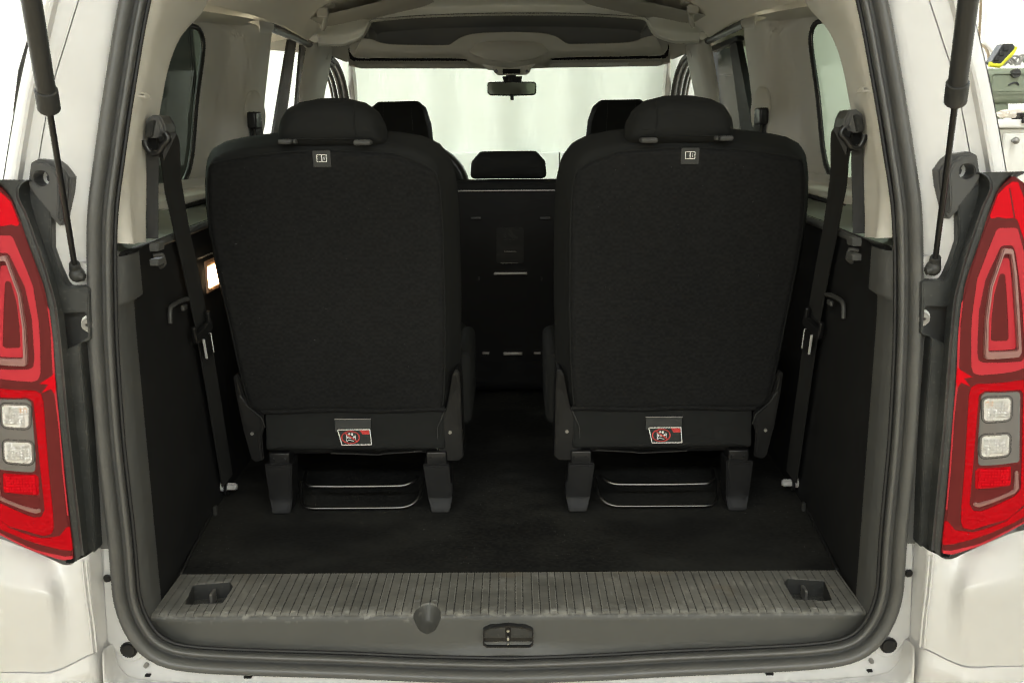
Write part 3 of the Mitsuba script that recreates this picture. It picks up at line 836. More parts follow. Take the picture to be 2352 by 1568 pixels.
# pockets
for rec, s in ((rec_l, -1), (rec_r, 1)):
    wall = extruded(rec.buffer(0.002), 0.03) - extruded(rec.buffer(-0.0005), 0.05).translate([0, 0, 0.002])
    pk = from_man(wall.translate([0, 0, ZF - 0.032]))
    kp = add("van__load_sill__tie_down_pocket", pk, "plastic", 30)
    c = np.array(rec.centroid.coords[0])
    add("van__load_sill__tie_down_ring", cat(tube([(c[0] - 0.014, c[1] - 0.016, ZF - 0.024), (c[0] - 0.008, c[1] - 0.02, ZF - 0.012), (c[0] + 0.008, c[1] - 0.02, ZF - 0.012), (c[0] + 0.014, c[1] - 0.016, ZF - 0.024)], 0.0024, 8, True, 12),
                                             rbox((c[0] - 0.003, c[1] + 0.005, ZF - 0.028), (c[0] + 0.003, c[1] + 0.03, ZF - 0.006), 0.002)), "dull_steel", 50)
# latch cover
lc = poly_y([(1117, 1446), (1130, 1440), (1172, 1436), (1214, 1440), (1228, 1446), (1228, 1476), (1222, 1481), (1123, 1481), (1117, 1476)], 0.02, 0.003)
lcx = 0.5 * (lc.bounds[0] + lc.bounds[2])
lc = shapely.affinity.translate(lc, -lcx, 0)
zl0, zl1 = lc.bounds[1], lc.bounds[3]
add("van__latch_cover", relief(lc.buffer(0.0016).difference(lc), 0.0155, 0.012), "gloss_black")
add("van__latch_cover__well", relief(lc, 0.0235, 0.004), "gloss_black")
flapz = zl0 + 0.40 * (zl1 - zl0)
for a, b in ((-1, -0.0042), (0.0042, 1)):
    fl = lc.intersection(sbox(a, flapz, b, 1)).buffer(-0.0006)
    vv = relief(fl, lambda x, z: 0.0165 + 0.10 * np.maximum(0, 0.006 - (z - flapz)), 0.005, 0.0012, 0.004)
    add("van__latch_cover__flap", vv, "plastic", 40)
add("van__latch_cover__striker", cat(cyl((0, 0.017, zl1 - 0.0055), (0, 0.012, zl1 - 0.0055), 0.0024, 12), rbox((-0.002, 0.012, zl0 + 0.012), (0.002, 0.018, zl0 + 0.018), 0.0012), cyl((0, 0.018, zl0 + 0.006), (0, 0.013, zl0 + 0.006), 0.0014, 10)), "steel", 50)

# --- load floor
fl_rows = []
for y in np.linspace(0.178, 2.2, 60):
    w = np.interp(y, [0.17, 0.5, 0.9, 2.2], [0.60, 0.63, 0.64, 0.66])
    fl_rows.append([(xx, y, ZF - 0.003 - 0.004 * smooth01((0.19 - y) / 0.01) + 0.0012 * math.sin(9 * xx + 5 * y)) for xx in np.linspace(-w, w, 40)])
add("van__load_floor", grid(fl_rows), "carpet", True)
for s in (-1, 1):
    add("van__load_floor__edge", tube([(s * 0.587, 0.182, ZF + 0.002), (s * 0.6, 0.3, ZF + 0.002), (s * 0.618, 0.5, ZF + 0.002)], 0.003, 6, True, 12), "black", 60)

# --- lower side trim (left; the right is its mirror image)
Zs = [0.44, 0.56, 0.7, 0.9, 1.05, 1.088, 1.098, 1.14, 1.158, 1.166]
secs = []
for z in Zs:
    k = smooth01((z - 1.086) / 0.012)
    cx = -0.587 + 0.016 * k
    tip = smooth01((z - 1.14) / 0.026)
    secs.append([(-0.66, 0.012, z), (-0.63, 0.014, z), (cx - 0.022, 0.0165, z), (cx - 0.011, 0.0205, z), (cx - 0.0035, 0.030, z), (cx, 0.048, z), (cx - 0.002, 0.085, z), (-0.594 + 0.008 * k, 0.13 + 0.0 * k, z), (-0.598, 0.22, z), (-0.606, 0.34, z),
                 (-0.618, 0.5, z), (-0.628, 0.9, z), (-0.632, 1.5, z)])
fl_ = np.array([resample(np.array(q)[:7], 40, True) for q in secs])
fe_ = np.array([resample(np.array(q)[6:], 50, True) for q in secs])
both("side_trim", grid(fl_), "trim_plastic", 40)
both("side_trim*__shaded_felt", grid(fe_), "dark_trim", 40)  # flange lighter, felt darker: contrast of the rear light put into both colours
# its top edge and the ledge under the quarter window
tl = [(-0.6, 0.09), (-0.604, 0.25), (-0.612, 0.45), (-0.626, 0.9), (-0.632, 1.5)]
both("side_trim*__top_roll", tube([(a + 0.0, b, 1.158) for a, b in tl], 0.0075, 10, True, 40), "trim_plastic", 60)
led = loft([[(a, b, 1.164) for a, b in tl], [(a - 0.03, b, 1.176) for a, b in tl], [(a - 0.055, b, 1.205) for a, b in tl]], 40, 3)
both("window_ledge", led, "ledge", 50)

# --- beige pillar trim
E_ = [(336, 556), (335, 470), (339, 400), (350, 340), (362, 285), (372, 229), (382, 176), (397, 124), (414, 88), (434, 62), (462, 32)]
corner = [(330, 558), (296, 437), (300, 390), (308, 340), (316, 285), (326, 229), (334, 180), (346, 124), (352, 90), (360, 62), (372, 20)]
E3 = np.array([PX(a, b, -0.578) for a, b in E_])
C3 = np.array([PY(a, b, 0.05 + lean(b)) for a, b in corner])
C3[0] = PY(308, 560, 0.04)
S3 = np.array([PY(seal_px(b) - 4, b, 0.018 + lean(b)) for a, b in corner])
M3 = 0.55 * C3 + 0.45 * E3 + [-0.004, 0, 0]
S4 = np.array([PY(seal_px(b) + 18, b, 0.020 + lean(b)) for a, b in corner])
ret = E3 + [-0.012, 0.012, 0]
ret2 = E3 * [0, 1, 1] + [-0.70, 0.03, 0]
ext = lambda A: np.vstack([A, A[-1] + (A[-1] - A[-2]) * 1.0 + [0, 0.02, 0.03], A[-1] + (A[-1] - A[-2]) * 1.6 + [0.05, 0.1, 0.10]])
both("pillar_trim", loft([ext(c) for c in (S3, S4, C3, M3, E3, ret, ret2)], 60, 4), "beige", 60)
cl0 = poly_y([(297, 206), (320, 214), (325, 226), (299, 224)], 0.045, 0.0015)
both("pillar_trim*__clip_cover", relief(cl0.difference(cl0.buffer(-0.0016)), lambda x, z: 0.058 + 0.2 * (x + 0.57), 0.02, 0.001), "beige_dim")
both("pillar_trim*__clip", relief(poly_y([(300, 218), (321, 219), (322, 224), (301, 223)], 0.045, 0.001), lambda x, z: 0.054 + 0.2 * (x + 0.57), 0.02, 0.001), "beige")

# --- quarter window and the recess panel in front of it
GX = -0.712
gl = [(463, 111), (462, 84), (450, 64), (400, 58), (330, 70), (300, 250), (300, 427), (363, 427), (417, 420), (430, 390), (437, 353), (447, 235)]
g3 = np.array([PX(a, b, GX) for a, b in gl])
gp = rounded(Polygon(g3[:, 1:]), 0.02)
tri_v, tri_f = trimesh.creation.triangulate_polygon(gp, engine="earcut")
tilt = lambda z: GX + 0.0 * np.asarray(z)
gm = tm(np.c_[tilt(tri_v[:, 1]), tri_v], tri_f)
both("quarter_window", gm, "tinted_glass", False)
gb = resample(np.r_[np.array(gp.exterior.coords)[:-1], np.array(gp.exterior.coords)[:1]], 90)
both("quarter_window*__gasket", tube(np.c_[tilt(gb[:, 1]) + 0.004, gb], 0.0058, 8), "black", 60)
lip = [PX(452, 24, -0.60), PX(480, 28, -0.60), PX(540, 37, -0.60), PX(594, 47, -0.605), PX(628, 57, -0.61)]
Atop = [(440, 52), (463, 84), (464, 111), (448, 235), (438, 353), (420, 421), (395, 440)]
Btop = [(594, 60), (597, 84), (597, 111), (591, 235), (576, 330), (568, 400), (565, 430)]
cols = []
for t in np.linspace(0, 1, 26):
    col = []
    for a, b in zip(Atop, Btop):
        px, py = a[0] + (b[0] - a[0]) * t, a[1] + (b[1] - a[1]) * t
        X = GX + 0.004 + (0.062) * smooth01((t - 0.25) / 0.75) + 0.012 * math.sin(math.pi * t) * 0
        col.append(PX(px, py, X))
    top = np.array(lip[:4])
    lp_ = resample(top, 26)[int(round(t * 25))]
    c1 = col[0] * 0.35 + lp_ * 0.65 + [-0.025 * 1, 0, 0.0]
    cols.append(np.vstack([[lp_], [c1], col]))
cols = np.array([resample(c, 50) for c in cols])
both("quarter_panel", grid(cols), "beige", 60)
# narrow face towards the sliding door
fa = [(594, 47), (597, 84), (597, 111), (591, 235), (576, 330), (568, 400), (565, 440)]
fbk = [(628, 57), (622, 76), (618, 111), (604, 235), (597, 330), (592, 400), (590, 440)]
A3 = np.array([PX(a, b, -0.646) for a, b in fa])
B3 = np.array([PX(a, b, -0.672) for a, b in fbk])
A3[0], B3[0] = lip[3], lip[4]
both("quarter_panel*__door_edge", loft([A3, A3 * 0.6 + B3 * 0.4 + [0.006, 0, 0], B3, B3 + [-0.06, 0.0, 0]], 40, 3), "beige", 60)
# lower roll of the panel and black joint above the ledge
low = [PX(330, 452, -0.70), PX(395, 440, -0.70), PX(480, 424, -0.70), PX(565, 408, -0.69)]
lowm = [PX(330, 470, -0.672), PX(395, 458, -0.668), PX(480, 440, -0.664), PX(565, 424, -0.66)]
lowb = [PX(330, 494, -0.665), PX(395, 477, -0.662), PX(480, 453, -0.658), PX(565, 432, -0.655)]
both("quarter_panel*__lower_roll", loft([np.array(low) + [0, 0, 0.02], low, lowm, lowb, np.array(lowb) + [-0.03, 0, -0.008]], 40, 3), "beige", 60)
both("quarter_panel*__joint", tube(np.array(lowb) + [-0.004, 0, -0.006], 0.006, 8, True, 30), "hole", 60)
# swell that houses the second row belt
dm = PX(585, 262, -0.652)
both("quarter_panel*__belt_housing", ball(dm, 0.1, (0.18, 0.85, 0.62), 3), "beige", 60)

# --- sliding door opening: rubber, posts, B pillar, front door frame
rub = [PX(622, 63, -0.655), PX(668, 82, -0.66), PX(714, 104, -0.66)]
both("door_rubber", tube(rub, 0.0125, 12, True, 20), "rubber", 60)
for a, b, c, d, X in (((664, 91), (682, 91), (622, 345), (648, 345), -0.71), ((692, 104), (704, 104), (672, 345), (683, 345), -0.705)):
    p = np.array([PX(*a, X), PX(*b, X), PX(*d, X), PX(*c, X)])
    po = Polygon(p[:, 1:])
    mfp = from_man(extruded(po, 0.008))
    v = np.array(mfp.vertices)
    add("van__window_post", tm(np.c_[X - v[:, 2], v[:, 0], v[:, 1]], np.array(mfp.faces)), "plastic", 30)
rf = Polygon(np.array([PX(a, b, 0.712) for a, b in ((1683, 100), (1698, 90), (1712, 160), (1748, 345), (1716, 345), (1697, 200))])[:, 1:])
mfp = from_man(extruded(rf, 0.02))
v = np.array(mfp.vertices)
add("van__sliding_door_frame", tm(np.c_[0.70 + v[:, 2], v[:, 0], v[:, 1]], np.array(mfp.faces)), "black", 30)
rf = Polygon(np.array([PX(a, b, 0.70) for a, b in ((1637, 108), (1700, 82), (1702, 92), (1640, 120))])[:, 1:])
mfp = from_man(extruded(rf, 0.02))
v = np.array(mfp.vertices)
add("van__sliding_door_frame__top", tm(np.c_[0.69 + v[:, 2], v[:, 0], v[:, 1]], np.array(mfp.faces)), "black", 30)
bp = [[PX(704, 107, -0.67), PX(694, 165, -0.675), PX(686, 225, -0.68), PX(676, 330, -0.70)], [PX(713, 101, -0.655), PX(706, 165, -0.66), PX(698, 225, -0.665), PX(690, 330, -0.68)],
      [PX(737, 98, -0.625), PX(732, 165, -0.635), PX(724, 225, -0.645), PX(716, 330, -0.66)], [PX(760, 108, -0.625), PX(752, 165, -0.635), PX(741, 225, -0.645), PX(734, 330, -0.66)], [PX(760, 108, -0.69), PX(752, 165, -0.70), PX(741, 225, -0.71), PX(734, 330, -0.72)]]
both("door_pillar_trim", loft(bp, 30, 2), "beige", 30)
for z_ in (0, 1):
    c = PX(754 - 3 * z_, 124 + 10 * z_, -0.628)
    both("door_pillar_trim*__stud", ball(c, 0.006, (0.6, 1, 1)), "beige")
fr = [(750, 128), (768, 142), (782, 168), (791, 200), (797, 240), (800, 330)]
for k, (dx, r_) in enumerate(((0, 0.011), (-11, 0.010), (-22, 0.008), (-30, 0.005))):
    both("front_door_frame", tube([PX(a + dx, b + 0.3 * abs(dx), -0.665 - 0.008 * k) for a, b in fr], r_, 12, True, 30), "rubber" if k != 3 else "dull_steel", 60)
ap = [[PX(800, 128, -0.645), PX(800, 190, -0.65), PX(804, 240, -0.66), PX(806, 330, -0.68)], [PX(806, 150, -0.61), PX(812, 190, -0.62), PX(816, 240, -0.63), PX(820, 330, -0.65)], [PX(815, 155, -0.62), PX(819, 190, -0.63), PX(822, 240, -0.64), PX(828, 330, -0.66)]]
both("windscreen_pillar_trim", loft(ap, 30, 2), "beige_dim", 60)
# right side windows of the sliding doors (tinted)
sw = Polygon(np.array([PX(700, 92, -0.715), PX(560, 50, -0.715), PX(540, 450, -0.715), PX(660, 450, -0.715)])[:, 1:])
tv, tf = trimesh.creation.triangulate_polygon(sw, engine="earcut")
add("van__sliding_door_window", mirror(tm(np.c_[np.full(len(tv), -0.72), tv], tf)), "tinted_glass", False)
# doors' lower halves, closing the cabin below the windows
both("door_card", grid([[(-0.66, 0.95, 0.3), (-0.70, 2.0, 0.3), (-0.70, 3.3, 0.3)], [(-0.66, 0.95, 1.15), (-0.70, 2.0, 1.10), (-0.70, 3.3, 1.08)], [(-0.74, 0.95, 1.16), (-0.78, 2.0, 1.11), (-0.78, 3.3, 1.09)]]), "dark_trim", 30)

# --- headliner
def roof_z(x, y):
    ze = np.interp(y, [0, 0.3, 0.6, 1.0, 1.4, 1.97], [1.60, 1.60, 1.595, 1.612, 1.622, 1.612])
    we = np.interp(y, [0, 0.3, 0.6, 1.0, 1.4, 1.97], [0.56, 0.60, 0.606, 0.61, 0.62, 0.645])
    zc = np.interp(y, [0, 0.4, 1.4, 1.96], [1.72, 1.745, 1.75, 1.735])
    q = np.minimum(1, abs(x) / we)
    return zc - (zc - ze) * (0.22 * q * q + 0.78 * q ** 7), we, ze


Yh = np.linspace(-0.02, 1.82, 50)
H = []
for y in Yh:
    we = roof_z(0, y)[1]
    row = [(we * q, y, roof_z(we * q, y)[0]) for q in np.linspace(-1, 1, 61)]
    ze = roof_z(0, y)[2]
    H.append([(-we - 0.16, y, ze - 0.01), (-we - 0.03, y, ze + 0.012)] + row + [(we + 0.03, y, ze + 0.012), (we + 0.16, y, ze - 0.01)])
add("van__headliner", grid(H), "headliner", 40)
# grab hooks on the ceiling
hk = PZ(742, 16, 1.70)
hb = []
hz = 1.72
hc = PZ(742, 14, 1.695)
w_ = 0.026
add_h = cat(rbox(hc + [-0.034, -0.03, -0.006], hc + [0.032, 0.05, 0.04], 0.010, 10))
both("belt_guide", add_h, "beige_dim", 40)
t0, t1, t2 = PY(741, 28, hc[1] - 0.02), PY(744, 40, hc[1] - 0.015), PY(742, 70, hc[1] - 0.01)
both("belt_guide*__clip", rbox(t0 + [-0.016, -0.012, -0.014], t0 + [0.016, 0.012, 0.012], 0.004), "beige")
both("belt_guide*__strap", cat(tube([t0 + [0.006, 0, -0.01], t1 + [0.004, 0, 0], t2 + [0, 0, 0.004], t2 + [-0.002, 0, 0]], [0.006, 0.007, 0.008, 0.006], 10, True, 12)), "beige_dim", 60)
rg = PZ(630, 2, 1.69)
both("coat_hook", cat(tube([rg + [-0.012, 0, 0.03], rg + [-0.011, -0.006, -0.006], rg + [0.0, -0.01, -0.018], rg + [0.011, -0.006, -0.006], rg + [0.012, 0, 0.03]], 0.005, 10, True, 24), ball(rg + [0.034, 0, -0.004], 0.009)), "beige_dim", 60)

# --- overhead shelf
def zc_(pts):
    return [(780.9 + a * 0.336, b * 0.336) for a, b in pts]


SY = 1.93
ro = zc_([(-150, 250), (0, 245), (90, 232), (160, 205), (190, 165), (205, 120), (235, 88), (330, 74), (600, 55), (900, 43), (1170, 40)])
def sym(P):
    P = np.array(P)
    P = P.copy()
    P[-1, 0] = 0
    return np.vstack([P, (P[:-1] * [-1, 1, 1])[::-1]])
l0 = sym(PYs(ro, SY + 0.004))
ri = zc_([(-150, 320), (0, 318), (80, 300), (150, 268), (185, 225), (205, 180), (215, 160), (330, 142), (600, 122), (900, 112), (1170, 108)])
l1 = sym(PYs(ri, SY + 0.02))
bx_ = zc_([(-150, 300), (0, 298), (70, 280), (140, 250), (170, 210), (192, 165), (205, 146), (330, 120), (600, 98), (900, 86), (1170, 82)])
lm = sym(PYs(bx_, SY - 0.002))
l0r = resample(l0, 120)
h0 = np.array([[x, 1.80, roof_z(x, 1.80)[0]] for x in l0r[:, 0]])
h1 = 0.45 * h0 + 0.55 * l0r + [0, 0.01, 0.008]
add("van__headliner__front_cove", loft([h0, h1, l0, lm, l1, l1 + [0, 0.02, 0.01], l1 + [0, 0.14, 0.06]], 120, 3), "lit_shelf_trim", 50)
# shelf well (dark) behind
wt = PYs(zc_([(207, 168), (230, 150), (330, 140), (600, 120), (900, 110), (1170, 106)]), SY + 0.03)
wt = sym(wt)
wb = wt.copy()
bk = wt + [0, 0.16, -0.022]
bb = bk.copy()
bb[:, 2] -= 0.05
fr_ = wt.copy()
fr_[:, 2] = PY(1174, 112, SY + 0.06)[2]
add("van__overhead_shelf__lining", loft([wt + [0, -0.04, 0.004], wt, bk, bb, fr_ + [0, 0.12, -0.02], fr_ + [0, 0.05, -0.02]], 80, 0), "shelf_felt", 40)
face_t = zc_([(150, 262), (225, 275), (280, 295), (350, 306), (740, 311), (775, 292), (820, 262), (900, 236), (1020, 225), (1170, 222)])
face_b = zc_([(95, 392), (200, 396), (280, 397), (350, 398), (740, 398), (800, 400), (860, 405), (900, 425), (1020, 455), (1170, 470)])
ft, fbm_ = sym(PYs(face_t, SY + 0.03)), sym(PYs(face_b, SY + 0.06))
ft2 = ft + [0, 0.02, 0.002]
mid = 0.5 * ft + 0.5 * fbm_ + [0, -0.016, 0]
add("van__overhead_shelf", loft([ft + [0, 0.10, -0.004], ft2, ft, mid, fbm_, fbm_ + [0, 0.05, 0.004]], 140, 3), "beige_dim", 50)
for s in (-1, 1):
    e = PYs(zc_([(62, 300), (150, 262), (230, 300), (200, 396), (90, 392), (62, 350)]), SY + 0.05)
    po = rounded(Polygon([(p[0], p[2]) for p in e]), 0.012)
    m_ = relief(po, SY + 0.05, 0.05, 0.008)
    add("van__overhead_shelf__end_cap", m_ if s < 0 else mirror(m_), "beige_dim", 40)
    gpz = relief(poly_y(zc_([(50, 330), (75, 300), (165, 262), (190, 300), (90, 420), (60, 400)]), SY + 0.12, 0.004), SY + 0.14, 0.01)
    add("van__overhead_shelf__end_gap", gpz if s < 0 else mirror(gpz), "hole", 40)
for sg in (-1, 1):
    add("van__overhead_shelf__end_wall", rbox((sg * 0.468, SY + 0.05, 1.62), (sg * 0.482, SY + 0.5, 1.69), 0.004), "shelf_felt", 40)
# shade slot above the visors
sl = poly_y(zc_([(120, 388), (860, 388), (900, 405), (860, 420), (120, 420)]), SY + 0.2, 0.003)
both("overhead_shelf__slot", relief(sl, SY + 0.16, 0.02), "hole")
# ceiling console dome
do = poly_y(zc_([(872, 318), (885, 300), (950, 288), (1060, 281), (1170, 279), (1280, 281), (1390, 288), (1455, 300), (1468, 318), (1450, 350), (1400, 378), (1300, 412), (1170, 424), (1040, 412), (940, 378), (890, 350)]), SY + 0.0, 0.008)
do = shapely.affinity.translate(do, -0.5 * (do.bounds[0] + do.bounds[2]), 0)
cz = 0.5 * (do.bounds[1] + do.bounds[3])
add("van__ceiling_console", relief(do, lambda x, z: SY + 0.035 - 0.03 * np.clip(1 - (x / 0.14) ** 2 - ((z - cz) / 0.06) ** 2, 0, 1), 0.05, 0.003, 0.012), "beige_dim", 50)
con = poly_y(zc_([(905, 372), (1040, 420), (1170, 432), (1300, 420), (1440, 372), (1310, 476), (1030, 476)]), SY + 0.05, 0.003)
con = shapely.affinity.translate(con, -0.5 * (con.bounds[0] + con.bounds[2]), 0)
add("van__ceiling_console__rear_edge", relief(con, SY + 0.055, 0.04, 0.003), "beige", 40)
mod = poly_y(zc_([(1042, 462), (1080, 458), (1120, 468), (1230, 468), (1262, 458), (1308, 462), (1298, 495), (1275, 514), (1080, 516), (1055, 498)]), SY + 0.1, 0.003)
mx = 0.5 * (mod.bounds[0] + mod.bounds[2])
add("van__ceiling_console__map_light", relief(mod, SY + 0.05, 0.05, 0.004), "beige_dim", 40)
add("van__ceiling_console__display", relief(poly_y(zc_([(1112, 474), (1233, 474), (1233, 505), (1112, 505)]), SY + 0.05, 0.001), SY + 0.047, 0.01), "hole", 30)
for q in ((1068, 488), (1278, 488)):
    c = PY(780.9 + q[0] * 0.336, q[1] * 0.336, SY + 0.05)
    add("van__ceiling_console__button", cyl(c + [0, 0.004, 0], c + [0, -0.003, 0], 0.0055, 14), "gloss_black", 40)
# sun visors
vis = poly_y(zc_([(105, 412), (130, 404), (840, 404), (880, 424), (895, 448), (885, 466), (820, 470), (140, 470), (112, 462)]), SY + 0.42, 0.006)
both("sun_visor", relief(vis, SY + 0.40, 0.02, 0.006), "beige_dim", 40)
vb = poly_y(zc_([(120, 438), (850, 438), (880, 448), (870, 462), (120, 464)]), SY + 0.40, 0.004)
both("sun_visor*__flap", relief(vb, SY + 0.393, 0.01, 0.003), "beige", 40)
vl = poly_y(zc_([(1765, 432), (1977, 430), (1965, 448), (1752, 450)]), SY + 0.39, 0.0)
add("van__sun_visor_001__label", relief(vl, SY + 0.389, 0.004), "white_print")
hd = sym(PYs(zc_([(60, 430), (140, 445), (500, 447), (900, 450), (1170, 458)]), SY + 0.5))
hd2 = sym(PYs(zc_([(60, 450), (140, 466), (500, 468), (900, 470), (1170, 476)]), SY + 0.52))
add("van__windscreen_header", loft([hd + [0, 0, 0.05], hd, hd2, hd2 + [0, 0.08, 0.02]], 60, 1), "beige_dim", 50)
add("van__front_roof", grid([[(-0.86, 1.6, 1.60), (0, 1.6, 1.79), (0.86, 1.6, 1.60)], [(-0.86, 1.9, 1.60), (0, 1.9, 1.79), (0.86, 1.9, 1.60)], [(-0.66, 2.3, 1.60), (0, 2.3, 1.77), (0.66, 2.3, 1.60)], [(-0.64, 2.55, 1.59), (0, 2.6, 1.66), (0.64, 2.55, 1.59)]]), "beige_dim", 40)
# windscreen
add("van__windscreen", grid([[(-0.66, 2.58, 1.60), (0, 2.66, 1.63), (0.66, 2.58, 1.60)], [(-0.74, 3.3, 1.06), (0, 3.42, 1.06), (0.74, 3.3, 1.06)]]), "clear_glass", False)
# dashboard
add("van__dashboard", cat(rbox((-0.72, 2.8, 0.5), (0.72, 3.42, 1.06), 0.05, 12), rbox((-0.62, 2.74, 0.9), (-0.16, 3.1, 1.10), 0.05, 12)), "dark_trim", 40)
wc = np.array([-0.388, 2.68, 1.078])
tl_ = math.radians(28)
ang = np.linspace(0, 2 * np.pi, 61)
wl = np.array([wc + 0.205 * (math.cos(a) * np.array([1, 0, 0]) + math.sin(a) * np.array([0, math.sin(tl_), math.cos(tl_)])) for a in ang])
wr = tube(wl, 0.0165, 12, False)
add("van__steering_wheel", wr, "gloss_black", 60)
add("van__steering_wheel__hub", cat(ball(wc + [0, 0.01, 0], 0.075, (1.1, 0.5, 0.8)), tube([wc + [-0.18, 0, 0], wc, wc + [0.18, 0, 0]], 0.018, 10)), "black", 60)

# --- rear view mirror
my = SY + 0.55
mo = poly_y(zc_([(1006, 575), (1015, 560), (1180, 557), (1330, 562), (1342, 580), (1340, 640), (1325, 652), (1180, 657), (1025, 652), (1006, 635)]), my, 0.006)
mo_yaw = lambda x, z: my + math.tan(math.radians(-13)) * (x - 0.005) - 0.05 * (z - mo.centroid.y)
add("rear_view_mirror__casing", relief(mo, mo_yaw, 0.035, 0.004, 0.02), "gloss_black", 40)
add("rear_view_mirror__glass", relief(mo.buffer(-0.0045), lambda x, z: mo_yaw(x, z) - 0.001, 0.006), "mirror_glass", 30)
add("rear_view_mirror__stalk", cat(relief(poly_y(zc_([(1110, 522), (1246, 522), (1240, 560), (1118, 560)]), my, 0.002), my + 0.004, 0.03, 0.003), cyl(PY(1174, 172, my + 0.02), PY(1174, 190, my + 0.02), 0.02)), "black", 40)
nb = PY(1176, 223, my)
add("rear_view_mirror__lever", rbox(nb + [-0.007, -0.002, -0.012], nb + [0.007, 0.012, 0.012], 0.003), "black", 40)
thing("rear_view_mirror", "small dark rear view mirror hanging at the top of the windscreen", "mirror")

# --- small fittings on the side trims
for (x0, x1, y0, y1, dy) in ((341, 363, 559, 578, 0), (340, 362, 597, 612, 0.004)):
    q = poly_y([(x0, y0), (x1, y0), (x1 - 1, y1), (x0 + 1, y1)], 0.1, 0.001)
    both("side_trim*__bag_hook", relief(q, 0.10 + dy, 0.03, 0.003), "trim_plastic", 40)
hkp = PX(352, 588, -0.59)
both("side_trim*__cover_socket", cat(tube([hkp + [0, 0.0, 0], hkp + [0.012, 0.006, 0.002], hkp + [0.014, 0.012, -0.012], hkp + [0.004, 0.016, -0.022]], 0.0035, 8, True, 16)), "strut_black", 60)
gq = [PX(a, b, -0.596) + [0.004, 0, 0] for a, b in ((386, 742), (385, 724), (387, 706), (398, 697), (412, 690), (426, 687))]
both("side_trim*__grab_recess", cat(tube(gq, 0.0042, 10, True, 24), rbox(PX(420, 712, -0.594) + [0, -0.012, 0], PX(420, 699, -0.594) + [0.006, 0.008, 0], 0.002)), "strut_black", 60)
sw_ = PX(520, 1180 - 60, -0.612)
nt = PX(493, 1180, -0.611)
both("side_trim*__floor_clip", rbox(nt + [-0.002, -0.006, -0.016], nt + [0.006, 0.006, 0.018], 0.002), "plastic", 40)
# light strip above the cargo lamp and the lamp itself (left only)
cl_c = PX(485, 632, -0.618)
add("van__side_trim__chrome_line", tube([PX(455, 594, -0.612), PX(498, 577, -0.617)], 0.0016, 8), "steel", 60)
add("van__cargo_lamp__frame", rbox(cl_c + [-0.006, -0.036, -0.033], cl_c + [0.004, 0.045, 0.033], 0.004), "amber", 40)
lens = rbox(cl_c + [0.0, -0.034, -0.022], cl_c + [0.008, 0.043, 0.022], 0.003)
scene["van__cargo_lamp__lens"] = mikit.ply(lens, "white_paint", 40)
scene["van__cargo_lamp__lens"]["emitter"] = {"type": "area", "radiance": {"type": "rgb", "value": [11.0, 7.6, 3.9]}}
labels["van__cargo_lamp__lens"] = {"label": "glowing warm cargo lamp lens"}

